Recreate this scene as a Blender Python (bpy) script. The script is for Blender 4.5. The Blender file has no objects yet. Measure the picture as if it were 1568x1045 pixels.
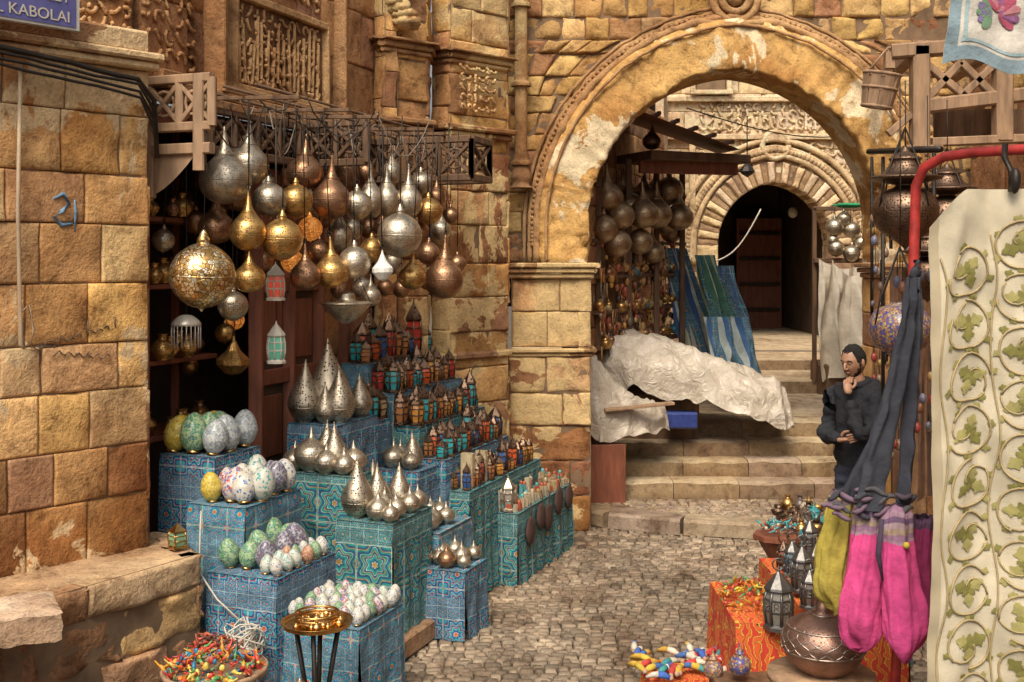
import bpy, math, random, bmesh
from mathutils import Vector, Matrix, noise
random.seed(7)
R=random.random
def U(a,b): return a+(b-a)*R()
scene=bpy.context.scene
CAMZ=2.35
def sv(a,b,d):
    """surveyed bearing/elevation readings + distance -> world position"""
    return Vector(((a-784)/1742*d, d, CAMZ-(b-400)/1742*d))
def ns(x,y,z,s=1.0): return noise.noise(Vector((x*s,y*s,z*s)))
# ------------------------------------------------------------ mesh builder
class MB:
    def __init__(s): s.v=[];s.f=[];s.m=[];s.c=[];s.uv=[];s.sm=[]
    def add(s,vs,fs,mat=0,col=(1,1,1),smooth=True,uvs=None):
        o=len(s.v); s.v.extend([tuple(p) for p in vs])
        for i,f in enumerate(fs):
            s.f.append([o+k for k in f]); s.m.append(mat); s.c.append(col); s.sm.append(smooth)
            s.uv.append(uvs[i] if uvs else None)
    def build(s,name,mats,loc=(0,0,0),parent=None,rot=None,weld=False):
        me=bpy.data.meshes.new(name); me.from_pydata(s.v,[],s.f)
        for m in mats: me.materials.append(m)
        me.polygons.foreach_set('material_index',s.m)
        me.polygons.foreach_set('use_smooth',s.sm)
        ca=me.color_attributes.new('Col','FLOAT_COLOR','CORNER')
        arr=[]
        for f,c in zip(s.f,s.c): arr.extend([c[0],c[1],c[2],1.0]*len(f))
        ca.data.foreach_set('color',arr)
        if any(u is not None for u in s.uv):
            l=me.uv_layers.new(name='UVMap'); a=[]
            for f,u in zip(s.f,s.uv):
                if u is None: a.extend([0.0,0.0]*len(f))
                else:
                    for q in u: a.extend([q[0],q[1]])
            l.data.foreach_set('uv',a)
        if weld:
            bm=bmesh.new(); bm.from_mesh(me); bmesh.ops.remove_doubles(bm,verts=bm.verts,dist=.0002)
            for f in bm.faces: f.smooth=True
            bm.to_mesh(me); bm.free()
        me.update()
        ob=bpy.data.objects.new(name,me); ob.location=loc
        if rot: ob.rotation_euler=rot
        if parent: ob.parent=parent
        scene.collection.objects.link(ob); return ob
    def beam(s,p,q,w,h,mat=0,col=(1,1,1),up=(0,0,1),bev=0.12):
        p=Vector(p);q=Vector(q);d=(q-p).normalized();u=Vector(up)
        if abs(d.dot(u))>.98: u=Vector((0,1,0))
        sx=d.cross(u).normalized(); sz=sx.cross(d).normalized()
        b=min(w,h)*bev; ring=[(-w/2+b,-h/2),(w/2-b,-h/2),(w/2,-h/2+b),(w/2,h/2-b),(w/2-b,h/2),(-w/2+b,h/2),(-w/2,h/2-b),(-w/2,-h/2+b)]
        vs=[p+sx*a+sz*c for a,c in ring]+[q+sx*a+sz*c for a,c in ring]
        fs=[[i,(i+1)%8,8+(i+1)%8,8+i] for i in range(8)]+[[7,6,5,4,3,2,1,0],[8,9,10,11,12,13,14,15]]
        s.add(vs,fs,mat,col,False)
    def tube(s,pts,r,mat=0,col=(1,1,1),seg=8,caps=True,flat=1.0):
        pts=[Vector(p) for p in pts]; n=len(pts); vs=[]; 
        up=Vector((0.123,0.31,0.94))
        for i,p in enumerate(pts):
            d=(pts[min(i+1,n-1)]-pts[max(i-1,0)])
            d=d.normalized() if d.length>1e-9 else Vector((0,0,1))
            a=d.cross(up); 
            if a.length<.05: a=d.cross(Vector((1,0,0)))
            a.normalize(); b=a.cross(d)
            rr=r[i] if isinstance(r,(list,tuple)) else r
            for k in range(seg):
                t=2*math.pi*k/seg; vs.append(p+a*math.cos(t)*rr+b*math.sin(t)*rr*flat)
        fs=[]
        for i in range(n-1):
            for k in range(seg):
                fs.append([i*seg+k,i*seg+(k+1)%seg,(i+1)*seg+(k+1)%seg,(i+1)*seg+k])
        if caps: fs.append([k for k in range(seg)][::-1]); fs.append([(n-1)*seg+k for k in range(seg)])
        s.add(vs,fs,mat,col,True)
    def lathe(s,prof,c=(0,0,0),sc=1.0,zs=None,seg=24,mat=0,col=(1,1,1),smooth=True,cr=True,rot=0):
        zs=sc if zs is None else zs
        if cr:
            P=[];n=len(prof)
            for i in range(n-1):
                p0=prof[max(i-1,0)];p1=prof[i];p2=prof[i+1];p3=prof[min(i+2,n-1)]
                for j in range(3):
                    t=j/3
                    P.append(tuple(0.5*((2*p1[k])+(-p0[k]+p2[k])*t+(2*p0[k]-5*p1[k]+4*p2[k]-p3[k])*t*t+(-p0[k]+3*p1[k]-3*p2[k]+p3[k])*t**3) for k in (0,1)))
            P.append(prof[-1]); prof=P
        vs=[];fs=[];n=len(prof)
        for r,z in prof:
            r=max(r,0.0)
            for k in range(seg):
                t=2*math.pi*k/seg+rot
                vs.append((c[0]+r*sc*math.cos(t),c[1]+r*sc*math.sin(t),c[2]+z*zs))
        for i in range(n-1):
            for k in range(seg): fs.append([i*seg+k,i*seg+(k+1)%seg,(i+1)*seg+(k+1)%seg,(i+1)*seg+k])
        s.add(vs,fs,mat,col,smooth)
    def grid(s,fn,nu,nv,mat=0,col=(1,1,1),uvf=None,smooth=True,flip=False):
        vs=[fn(i/nu,j/nv) for j in range(nv+1) for i in range(nu+1)]
        fs=[];uvs=[] if uvf else None
        for j in range(nv):
            for i in range(nu):
                a=j*(nu+1)+i; q=[a,a+1,a+nu+2,a+nu+1]; w=[(i,j),(i+1,j),(i+1,j+1),(i,j+1)]
                if flip: q=q[::-1]; w=w[::-1]
                fs.append(q)
                if uvf: uvs.append([uvf(x/nu,y/nv) for x,y in w])
        s.add(vs,fs,mat,col,smooth,uvs)
    def blob(s,c,r,mat=0,col=(1,1,1),nz=.1,sc=6,seg=14,rings=9,rot=0):
        vs=[];fs=[]; cr,sr=math.cos(rot),math.sin(rot)
        for j in range(rings+1):
            ph=math.pi*j/rings
            for k in range(seg):
                t=2*math.pi*k/seg; d=(math.sin(ph)*math.cos(t),math.sin(ph)*math.sin(t),math.cos(ph))
                w=1+nz*ns(d[0]+c[0]*3,d[1]+c[1]*3,d[2]+c[2],sc/3)
                x,y,z=d[0]*r[0]*w,d[1]*r[1]*w,d[2]*r[2]*w
                vs.append((c[0]+x*cr-y*sr,c[1]+x*sr+y*cr,c[2]+z))
        for j in range(rings):
            for k in range(seg): fs.append([j*seg+k,(j+1)*seg+k,(j+1)*seg+(k+1)%seg,j*seg+(k+1)%seg])
        s.add(vs,fs,mat,col,True)
# ------------------------------------------------------------ materials
class NT:
    def __init__(s,name):
        s.mat=bpy.data.materials.new(name); s.mat.use_nodes=True; s.t=s.mat.node_tree; s.t.nodes.clear()
        s.out=s.n('ShaderNodeOutputMaterial'); s.b=s.n('ShaderNodeBsdfPrincipled'); s.l(s.b.outputs[0],s.out.inputs[0])
    def n(s,t,**k):
        x=s.t.nodes.new(t)
        for a,b in k.items(): setattr(x,a,b)
        return x
    def l(s,a,b): s.t.links.new(a,b)
    def math(s,op,a,b=None,c=None):
        x=s.n('ShaderNodeMath',operation=op)
        for i,q in enumerate((a,b,c)):
            if q is None: continue
            if isinstance(q,(int,float)): x.inputs[i].default_value=q
            else: s.l(q,x.inputs[i])
        return x.outputs[0]
    def mix(s,f,a,b,bt='MIX'):
        x=s.n('ShaderNodeMix',data_type='RGBA',blend_type=bt)
        for i,q in ((0,f),(6,a),(7,b)):
            if isinstance(q,(int,float)): x.inputs[i].default_value=q
            elif isinstance(q,tuple): x.inputs[i].default_value=(q[0],q[1],q[2],1)
            else: s.l(q,x.inputs[i])
        return x.outputs[2]
    def noise(s,co,scale,detail=4,rough=.6,dist=0):
        x=s.n('ShaderNodeTexNoise'); x.inputs['Scale'].default_value=scale; x.inputs['Detail'].default_value=detail
        x.inputs['Roughness'].default_value=rough; x.inputs['Distortion'].default_value=dist
        s.l(co,x.inputs['Vector']); return x.outputs[0]
    def ramp(s,f,stops,interp='LINEAR'):
        x=s.n('ShaderNodeValToRGB'); x.color_ramp.interpolation=interp
        e=x.color_ramp.elements
        while len(e)<len(stops): e.new(.5)
        for i,(p,c) in enumerate(stops):
            e[i].position=p; e[i].color=(c[0],c[1],c[2],1) if isinstance(c,tuple) else (c,c,c,1)
        s.l(f,x.inputs[0]); return x.outputs[0]
    def co(s): return s.n('ShaderNodeTexCoord').outputs['Object']
    def bump(s,h,strength,dist=.01,prev=None):
        x=s.n('ShaderNodeBump'); x.inputs['Strength'].default_value=strength; x.inputs['Distance'].default_value=dist
        s.l(h,x.inputs['Height'])
        if prev: s.l(prev,x.inputs['Normal'])
        return x.outputs[0]
def M(name,base=(.5,.5,.5),rough=.7,metal=0,var=.25,vs=4,bump=.2,bs=40,bd=.006,usecol=False,stretch=None,emis=0):
    N=NT(name); co=N.co()
    if stretch:
        mp=N.n('ShaderNodeMapping'); mp.inputs['Scale'].default_value=stretch; N.l(co,mp.inputs[0]); co=mp.outputs[0]
    n1=N.noise(co,vs,3,.65); c=base
    if usecol:
        a=N.n('ShaderNodeAttribute',attribute_name='Col'); c=N.mix(1.0,a.outputs[0],base,'MULTIPLY')
    r=N.ramp(n1,[(.3,1-var),(.7,1+var*.5)])
    c=N.mix(1.0,c,r,'MULTIPLY'); N.l(c,N.b.inputs['Base Color'])
    N.b.inputs['Roughness'].default_value=rough; N.b.inputs['Metallic'].default_value=metal
    if bump: N.l(N.bump(N.noise(co,bs,3,.65),bump,bd),N.b.inputs['Normal'])
    if emis: N.l(c,N.b.inputs['Emission Color']); N.b.inputs['Emission Strength'].default_value=emis
    return N.mat
def stone(name,tint=(1,1,1),patch=.0,dirt=.5,bump=.8,pc=(.62,.42,.2),ps=1.3):
    N=NT(name); co=N.co()
    a=N.n('ShaderNodeAttribute',attribute_name='Col'); c=N.mix(1.0,a.outputs[0],tint,'MULTIPLY')
    n1=N.noise(co,2.2,5,.7,.4); n2=N.noise(co,9,4,.74,.2); n3=N.noise(co,55,2,.7)
    c=N.mix(1.0,c,N.ramp(n1,[(.3,(.44,.36,.30)),(.45,(.90,.86,.83)),(.56,(1.05,1.05,1.05)),(.72,(1.38,1.34,1.25))]),'MULTIPLY')
    c=N.mix(1.0,c,N.ramp(n2,[(.3,(.50,.44,.40)),(.45,(.96,.94,.93)),(.7,(1.26,1.23,1.18))]),'MULTIPLY')
    n4=N.noise(co,.8,3,.6)
    c=N.mix(N.math('MULTIPLY',N.ramp(n4,[(.46,0.0),(.60,1.0)]),dirt),c,N.mix(1.0,c,(.62,.45,.34),'MULTIPLY'))
    if patch>0:
        pn=N.noise(co,ps,6,.64,.5)
        pm=N.ramp(pn,[(.62-patch*.25,0.0),(.635-patch*.25,1.0)])
        c=N.mix(pm,c,N.mix(1.0,pc,N.ramp(n2,[(.3,.68),(.7,1.12)]),'MULTIPLY'))
    c=N.mix(1.0,c,N.ramp(n3,[(.25,.62),(.45,1.0),(.75,1.12)]),'MULTIPLY')
    N.l(c,N.b.inputs['Base Color']); N.b.inputs['Roughness'].default_value=.88
    N.b.inputs['Specular IOR Level'].default_value=.2
    b=N.bump(n2,bump,.022); b=N.bump(n3,bump*.8,.006,b); N.l(b,N.b.inputs['Normal']); return N.mat
def pmetal(name,base,dark=(.04,.025,.015),rough=.28,scale=70,thr=.2,amt=1.0,tarn=.4,emis=None):
    N=NT(name); co=N.co()
    v=N.n('ShaderNodeTexVoronoi'); v.inputs['Scale'].default_value=scale; v.inputs['Randomness'].default_value=.55; N.l(co,v.inputs['Vector'])
    h=N.ramp(v.outputs['Distance'],[(thr,0.0),(thr+.1,1.0)])
    n=N.noise(co,11,4,.65)
    c=N.mix(1.0,base,N.ramp(n,[(.3,1-tarn),(.7,1.05)]),'MULTIPLY')
    c=N.mix(N.math('MULTIPLY',N.math('SUBTRACT',1.0,h),amt),c,dark)
    N.l(c,N.b.inputs['Base Color']); N.b.inputs['Metallic'].default_value=.92
    N.l(N.math('ADD',N.math('MULTIPLY',n,.35),rough-.1),N.b.inputs['Roughness'])
    if emis: N.l(N.mix(h,emis,(.25,.06,.01)),N.b.inputs['Emission Color']); N.b.inputs['Emission Strength'].default_value=.9
    N.l(N.bump(h,.6,.003,N.bump(N.noise(co,22,2),.35,.008)),N.b.inputs['Normal']); return N.mat
def mosaic(name,pal,scale=60,grout=(.55,.5,.42),metal=0,gw=.05):
    N=NT(name); co=N.co()
    v=N.n('ShaderNodeTexVoronoi'); v.inputs['Scale'].default_value=scale; N.l(co,v.inputs['Vector'])
    e=N.n('ShaderNodeTexVoronoi',feature='DISTANCE_TO_EDGE'); e.inputs['Scale'].default_value=scale; N.l(co,e.inputs['Vector'])
    sp=N.n('ShaderNodeSeparateColor'); N.l(v.outputs['Color'],sp.inputs[0])
    c=N.ramp(sp.outputs[0],[(i/len(pal),p) for i,p in enumerate(pal)],'CONSTANT')
    g=N.ramp(e.outputs[0],[(gw,0.0),(gw+.04,1.0)])
    N.l(N.mix(g,grout,c),N.b.inputs['Base Color']); N.b.inputs['Roughness'].default_value=.28; N.b.inputs['Metallic'].default_value=metal
    N.l(N.bump(g,.5,.002),N.b.inputs['Normal']); return N.mat
def khayam(name,s=7.0,c0=(.02,.25,.32),c1=(.015,.06,.20),c2=(.48,.09,.04),c3=(.48,.52,.42),lobes=8):
    N=NT(name); uv=N.n('ShaderNodeUVMap').outputs[0]
    sx=N.n('ShaderNodeSeparateXYZ'); N.l(uv,sx.inputs[0]); u,v=sx.outputs[0],sx.outputs[1]
    def rosette(sc,l):
        fu=N.math('SUBTRACT',N.math('FRACT',N.math('MULTIPLY',u,sc)),.5); fv=N.math('SUBTRACT',N.math('FRACT',N.math('MULTIPLY',v,sc)),.5)
        r=N.math('SQRT',N.math('ADD',N.math('MULTIPLY',fu,fu),N.math('MULTIPLY',fv,fv)))
        th=N.math('ARCTAN2',fv,fu)
        w=N.math('COSINE',N.math('MULTIPLY',th,float(l)))
        rr=N.math('MULTIPLY',r,N.math('ADD',1.0,N.math('MULTIPLY',w,.2)))
        c=N.ramp(rr,[(0,c2),(.06,c3),(.075,c1),(.13,c0),(.2,c3),(.213,c1),(.26,c2),(.285,c0),(.35,c3),(.36,c1),(.44,c0),(.5,c2),(.53,c1),(.6,c0)],'CONSTANT')
        mx=N.math('MAXIMUM',N.math('ABSOLUTE',fu),N.math('ABSOLUTE',fv))
        return N.mix(N.ramp(mx,[(.475,0.0),(.476,1.0)],'CONSTANT'),c,N.mix(N.ramp(mx,[(.488,0.0),(.489,1.0)],'CONSTANT'),c3,c1))
    big=rosette(s,lobes); small=rosette(s*2.5,6)
    band=N.math('FRACT',N.math('MULTIPLY',v,s/2.4))
    c=N.mix(N.math('LESS_THAN',band,.3),big,small)
    co=N.co(); c=N.mix(1.0,c,N.ramp(N.noise(co,12,4,.7),[(.3,.55),(.7,1.25)]),'MULTIPLY')
    N.l(c,N.b.inputs['Base Color']); N.b.inputs['Roughness'].default_value=.85
    N.l(N.bump(N.noise(co,9,4,.6),.8,.035),N.b.inputs['Normal']); return N.mat
mSt=stone('stone_warm',patch=.0,dirt=.6)
mLw=stone('stone_buttress',patch=.24,dirt=.85,pc=(.60,.42,.23),ps=1.7)
mPl=stone('stone_plaster',patch=.42,dirt=.6,pc=(.60,.42,.20))
mRing=stone('arch_plaster',patch=.30,dirt=.7,pc=(.68,.54,.34),ps=1.7)
mBr=stone('stone_bright',patch=.1,dirt=.25,pc=(.66,.54,.34))
mMo=M('mortar',(.2,.125,.07),.95,0,.4,6,.5,50)
mCob=stone('cobble_stone',dirt=.2,bump=.5)
mGr=M('ground_dirt',(.10,.078,.055),.95,0,.4,3,.5,40)
mWd=M('wood_weathered',(.15,.08,.04),.75,0,.5,3,.5,12,.006,False,(6,6,1))
mWdL=M('wood_pale',(.34,.21,.12),.75,0,.45,3,.5,12,.006,False,(5,5,1))
mWdR=M('wood_red',(.22,.07,.035),.55,0,.4,3,.3,12,.006,False,(6,6,1))
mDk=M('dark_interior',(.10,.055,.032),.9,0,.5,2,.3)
mGold=pmetal('brass_perforated',(.72,.43,.15),rough=.29,tarn=.5)
mSil=pmetal('silver_perforated',(.68,.58,.44),rough=.32,scale=80,thr=.19,tarn=.5)
mCop=pmetal('copper_perforated',(.45,.25,.14),rough=.33,scale=75)
mLit=pmetal('lit_lamp_shade',(.7,.35,.1),rough=.35,scale=80,thr=.28,emis=(1,.42,.08))
mBrz=pmetal('dark_bronze',(.22,.14,.095),rough=.36,scale=60,thr=.26)
mBrass=M('brass_plain',(.6,.36,.13),.3,1,.4,14,.2)
mIron=M('iron_dark',(.04,.033,.028),.5,.7,.3,10,.2)
mCable=M('cable_white',(.5,.45,.37),.6,0,.1,5,0)
mCloth=M('cloth_colored',(1,1,1),.9,0,.3,9,.7,26,.01,True)
mGloss=M('glazed_colored',(1,1,1),.35,0,.3,30,.1,60,.002,True)
mK=[khayam('khayamiya_cloth',5.4),khayam('khayamiya_cloth_teal',4.2,(.02,.24,.22),(.015,.09,.18),(.38,.2,.05),(.44,.5,.36),6),khayam('khayamiya_cloth_blue',6.2,(.02,.15,.36),(.02,.24,.24),(.55,.12,.05),(.46,.48,.4),12)]
mDisco=mosaic('mirror_mosaic',[(.75,.5,.2),(.8,.65,.4),(.5,.3,.1),(.85,.75,.55)],45,(.2,.12,.05),.9)
EGG=[mosaic('egg_yellow',[(.6,.42,.03),(.65,.5,.1),(.42,.28,.02)],95,(.45,.36,.12),0,.03),
 mosaic('egg_silver',[(.35,.38,.4),(.5,.52,.5),(.2,.25,.3)],95,(.3,.3,.28),0,.03),
 mosaic('egg_brown',[(.4,.14,.06),(.55,.35,.22),(.28,.09,.05)],100,(.45,.32,.22),0,.03),
 mosaic('egg_green',[(.04,.24,.10),(.3,.4,.2),(.04,.16,.14)],95,(.4,.42,.28),0,.03),
 mosaic('egg_turquoise',[(.05,.3,.3),(.55,.55,.47),(.55,.52,.45),(.5,.5,.4)],70,(.5,.47,.4),0,.05),
 mosaic('egg_red',[(.5,.06,.04),(.55,.5,.43),(.5,.45,.38),(.08,.12,.4)],75,(.5,.4,.35),0,.04),
 mosaic('egg_white_blue',[(.6,.55,.47),(.5,.47,.42),(.06,.16,.4),(.6,.55,.45)],70,(.5,.46,.38),0,.05),
 mosaic('egg_dark',[(.05,.06,.12),(.3,.3,.32),(.12,.07,.13)],80,(.3,.28,.27),0,.03)]
LWC=[(.60,.36,.14),(.50,.28,.11),(.62,.40,.17),(.46,.26,.12),(.56,.38,.2),(.52,.33,.16)]
GOLD=[(.60,.38,.15),(.50,.29,.12),(.64,.44,.19),(.42,.23,.1),(.56,.38,.2)]
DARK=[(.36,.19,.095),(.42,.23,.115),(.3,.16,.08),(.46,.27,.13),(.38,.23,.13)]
MIXP=[(.38,.2,.095),(.56,.34,.135),(.28,.15,.075),(.60,.39,.155),(.46,.26,.115),(.32,.17,.085),(.52,.34,.175)]
PALE=[(.64,.52,.35),(.56,.43,.27),(.68,.56,.39),(.6,.47,.3)]
GREY=[(.3,.24,.17),(.34,.27,.19),(.26,.2,.145)]
# ------------------------------------------------------------ ashlar blocks
def block(mb,P,n,col,out=0.0,gap=.003,ch=.008,thick=.1,rough=.006,mat=0,mmat=1):
    P=[Vector(p) for p in P]; c=sum(P,Vector())/4
    w=(P[1]-P[0]).length; h=(P[3]-P[0]).length
    if w<.02 or h<.02: return
    mb.add([p-n*.016 for p in P],[[0,1,2,3]],mmat,(1,1,1),False)
    def lerp(u,v):
        a=P[0].lerp(P[1],u); b=P[3].lerp(P[2],u); return a.lerp(b,v)
    nu=max(1,int(w/.08)); nv=max(1,int(h/.08)); gu,gv=gap/max(w,.02),gap/max(h,.02); cu,cv=min(.14,ch/w),min(.14,ch/h)
    def axis(g,c_,n_): return [g,g+c_*.9,g+c_*1.9]+[g+c_*1.9+(1-2*g-3.8*c_)*i/n_ for i in range(1,n_)]+[1-g-c_*1.9,1-g-c_*.9,1-g]
    us=axis(gu,cu,nu+1); vv=axis(gv,cv,nv+1)
    vs=[];nx=len(us);ny=len(vv); tx,tz=U(-1,1)*rough*.5,U(-1,1)*rough*.5
    for j,v in enumerate(vv):
        for i,u in enumerate(us):
            p=lerp(u,v); e=(i in(0,nx-1)) or (j in(0,ny-1)); e2=(i in(1,nx-2)) or (j in(1,ny-2))
            d=out+rough*1.3*ns(p.x+c.x*3,p.y,p.z+c.z*2,6)+rough*.9*ns(p.x,p.y,p.z,19)+tx*(u-.5)+tz*(v-.5)
            q=max(0,ns(p.x,p.y,p.z+c.x,7)-.12)
            if e: d-=ch*(.9+5*q)
            elif e2: d-=ch*(.12+3.5*q)
            vs.append(p+n*d)
    fs=[[j*nx+i,j*nx+i+1,(j+1)*nx+i+1,(j+1)*nx+i] for j in range(ny-1) for i in range(nx-1)]
    ring=[i for i in range(nx)]+[(j)*nx+nx-1 for j in range(1,ny)]+[(ny-1)*nx+i for i in range(nx-2,-1,-1)]+[j*nx for j in range(ny-2,0,-1)]
    b=len(vs)
    for k in ring: vs.append(vs[k]-n*thick)
    L=len(ring)
    for k in range(L): fs.append([ring[k],b+k,b+(k+1)%L,ring[(k+1)%L]])
    mb.add(vs,fs,mat,col,True)
def jc(cols):
    c=random.choice(cols); f=U(.85,1.1); return (c[0]*f,c[1]*f*U(.95,1.03),c[2]*f*U(.9,1.08))
def wall(mb,p0,p1,z0,z1,ch=.27,bl=.42,cols=GOLD,outj=.006,mat=0,lim=None,thick=.1,rough=.006,hj=.12,back=None,dark_low=None,edge=.008):
    p0=Vector((p0[0],p0[1],0)); p1=Vector((p1[0],p1[1],0)); d=p1-p0; L=d.length; d.normalize(); n=Vector((d.y,-d.x,0))
    nc=max(1,round((z1-z0)/ch)); zs=[z0]; 
    hs=[1+U(-hj,hj) for _ in range(nc)]; t=sum(hs)
    for h in hs: zs.append(zs[-1]+(z1-z0)*h/t)
    for k in range(nc):
        a,b=zs[k],zs[k+1]
        segs=[(0,L,0,L)] if lim is None else lim(a,b,L)
        for (l0,r0,l1,r1) in segs:
            W=max(r0-l0,r1-l1)
            if W<.02: continue
            m=max(1,round(W/bl+U(-.3,.3))); xs=[0]
            for i in range(1,m): xs.append((i+U(-.26,.26)+(.25 if k%2 else -.25)*(1 if m>1 else 0))/m)
            xs.append(1); xs=sorted(min(1,max(0,x)) for x in xs)
            for i in range(m):
                u,v=xs[i],xs[i+1]
                if v-u<.01: continue
                q=[(l0+(r0-l0)*u,a),(l0+(r0-l0)*v,a),(l1+(r1-l1)*v,b),(l1+(r1-l1)*u,b)]
                P=[p0+d*x+Vector((0,0,z)) for x,z in q]
                col=jc(cols)
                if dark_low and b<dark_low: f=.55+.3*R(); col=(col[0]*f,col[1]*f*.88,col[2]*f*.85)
                block(mb,P,n,col,U(-outj,outj),thick=thick,rough=rough,mat=mat,ch=edge)
    if back:
        q=[p0-n*back+Vector((0,0,z0)),p1-n*back+Vector((0,0,z0)),p1-n*back+Vector((0,0,z1)),p0-n*back+Vector((0,0,z1))]
        mb.add(q,[[0,1,2,3]],1,(1,1,1),False)
def cornice(mb,path,z,h=.08,pr=.06,col=(.42,.27,.13),mat=0,levels=2):
    for i in range(len(path)-1):
        a=Vector((*path[i],0));b=Vector((*path[i+1],0));d=(b-a).normalized();n=Vector((d.y,-d.x,0))
        for l in range(levels):
            pp=pr*(l+1)/levels; zz=z+h*l/levels; hh=h/levels*.94
            A=a-d*pp*.4+n*(pp/2-.03); B=b+d*pp*.4+n*(pp/2-.03)
            mb.beam(A+Vector((0,0,zz+hh/2)),B+Vector((0,0,zz+hh/2)),pp+.06,hh,mat,col,bev=.25)
# ------------------------------------------------------------ ground + street
mb=MB(); mb.grid(lambda u,v:(-60+120*u,-60+120*v,-.03),8,8); mb.build('ground',[mGr])
def F(t,s=0,z=0): return Vector((-2.05+.36*t+.93*s,6.2+.93*t-.36*s,z))
mb=MB(); y=4.6
while y<10.6:
    h=U(.05,.078); x=-1.4+U(0,.1)
    while x<3.7:
        w=U(.05,.115)
        yy=y+.12*math.sin(x*1.1)+.05*ns(x,y,0,1.2)
        zz=.026*ns(x,y,3,.9)+U(-.006,.006); g=.0045
        f=U(.7,1.25)*(1+.5*ns(x,y,7,.8)); base=random.choice([(.27,.215,.155),(.3,.235,.17),(.24,.195,.145),(.32,.26,.19),(.21,.165,.12)])
        q=[(x+g,yy+g+U(-.006,.006)),(x+w-g,yy+g+U(-.008,.008)),(x+w-g+U(-.008,.004),yy+h-g+U(-.008,.008)),(x+g,yy+h-g)]
        cx=x+w/2; cy=yy+h/2
        def ins(f_,z_): return [(a+(cx-a)*f_,b+(cy-b)*f_,zz+z_+U(-.002,.002)) for a,b in q]
        vs=[(a,b,zz-.035) for a,b in q]+ins(.05,-.010)+ins(.2,-.001)
        fs=[]
        for l in range(2):
            for k in range(4): fs.append([l*4+k,l*4+(k+1)%4,(l+1)*4+(k+1)%4,(l+1)*4+k])
        fs.append([8,9,10,11])
        mb.add(vs,fs,0,(base[0]*f,base[1]*f,base[2]*f)); x+=w
    y+=h
mb.build('cobbled_street',[mCob])
mb=MB()
kp=[Vector((.55,10.35,0)),Vector((.9,10.0,0)),Vector((1.5,9.75,0)),Vector((2.2,9.6,0)),Vector((3.2,9.5,0)),Vector((4.0,9.45,0))]
for i in range(len(kp)-1):
    a,b=kp[i],kp[i+1]; m=max(1,round((b-a).length/.5))
    for k in range(m):
        p=a.lerp(b,k/m);q=a.lerp(b,(k+1)/m-.012); mb.beam(p+Vector((0,.14,.055)),q+Vector((0,.14,.055)),.28,.15+U(-.008,.008),0,jc([(.32,.25,.18),(.36,.28,.2)]),bev=.15)
mb.build('kerb',[mCob])
mb=MB(); mb.grid(lambda u,v:(.3+3.8*u,9.72+.95*v+(.6*(1-u)**3)*(1-v),.1+.004*ns(u*9,v*9,0)),20,10,0,(.12,.09,.065))
y=9.8
while y<10.7:
    x=.6; h=U(.06,.085)
    while x<3.6:
        w=U(.06,.13); base=jc(GREY)
        if y>9.85+.5*max(0,1.6-x):
            vs=[(x+.005,y+.005,.09),(x+w-.005,y+.005,.09),(x+w-.005,y+h-.005,.09),(x+.005,y+h-.005,.09),(x+.014,y+.014,.122),(x+w-.014,y+.014,.119),(x+w-.014,y+h-.014,.122),(x+.014,y+h-.014,.119)]
            mb.add(vs,[[0,1,5,4],[1,2,6,5],[2,3,7,6],[3,0,4,7],[4,5,6,7]],0,base)
        x+=w
    y+=h
mb.build('paved_landing',[mCob])
# ------------------------------------------------------------ steps & upper lane
STEP=[(.42,.33,.23),(.37,.29,.19),(.46,.37,.26)]
mb=MB()
def step_slab(x0,x1,y0,y1,z0,z1):
    x=x0
    while x<x1-.05:
        w=min(U(.5,.95),x1-x); c=jc(STEP)
        if x1-(x+w)<.25: w=x1-x
        f=U(-.006,.006)
        def top(u,v,x=x,w=w): 
            X=x+.003+(w-.006)*u; Y=y0+(y1-y0)*v
            wear=-.018*math.exp(-((v)/.12)**2)*(1+ns(X,Y,0,6)) 
            return (X,Y+.008*ns(X,z1,0,8)*(1-v),z1+wear+f+.006*ns(X,Y,2,4))
        mb.grid(top,14,5,0,c)
        def fr(u,v,x=x,w=w):
            X=x+.003+(w-.006)*u; e=top(u,0); return (X,y0+.012*ns(X,v*.2,z1,9)-.012*math.sin(math.pi*v)+.03*(1-v)**4,z0+(e[2]-z0)*v)
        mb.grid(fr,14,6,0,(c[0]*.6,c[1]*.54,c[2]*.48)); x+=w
for k in range(4):
    xl=[.9,.98,1.02,1.06][k]
    step_slab(xl,4.3,10.7+.3*k,10.7+.3*(k+1)+.05 if k<3 else 12.2,.12+.15*k-.1,.27+.15*k)
    cx=xl; y0=10.7+.3*k; zt=.27+.15*k
    vs=[(cx,y0+.62,zt)]+[(cx-.28*math.sin(a),y0+.3-.3*math.cos(a),zt-.003) for a in [i*math.pi/16 for i in range(9)]]+[(cx-.28*math.sin(a),y0+.3-.3*math.cos(a),zt-.25) for a in [i*math.pi/16 for i in range(9)]]
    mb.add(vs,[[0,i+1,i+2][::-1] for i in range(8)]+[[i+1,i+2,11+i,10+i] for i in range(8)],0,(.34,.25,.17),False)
mb.build('stone_steps',[mCob])
mb=MB()
mb.grid(lambda u,v:(-1+9*u,12.2+2*v,.722+.01*ns(u*20,v*8,0)),40,8,0,(.46,.37,.26))
for (a,b,c,d) in [(14.0,15.5,.72,.87),(15.5,17,.87,1.0),(17,24,1.0,1.02)]:
    mb.grid(lambda u,v:(0+9*u,a+(b-a)*v,d+.006*ns(u*20,v*8,0)),40,8,0,(.46,.37,.25))
    if a<16: mb.grid(lambda u,v:(0+9*u,a+.008*ns(u*40,0,0),c-.02+(d-c+.02)*v),40,2,0,(.26,.19,.12))
mb.build('upper_lane_pavement',[mCob])
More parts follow.
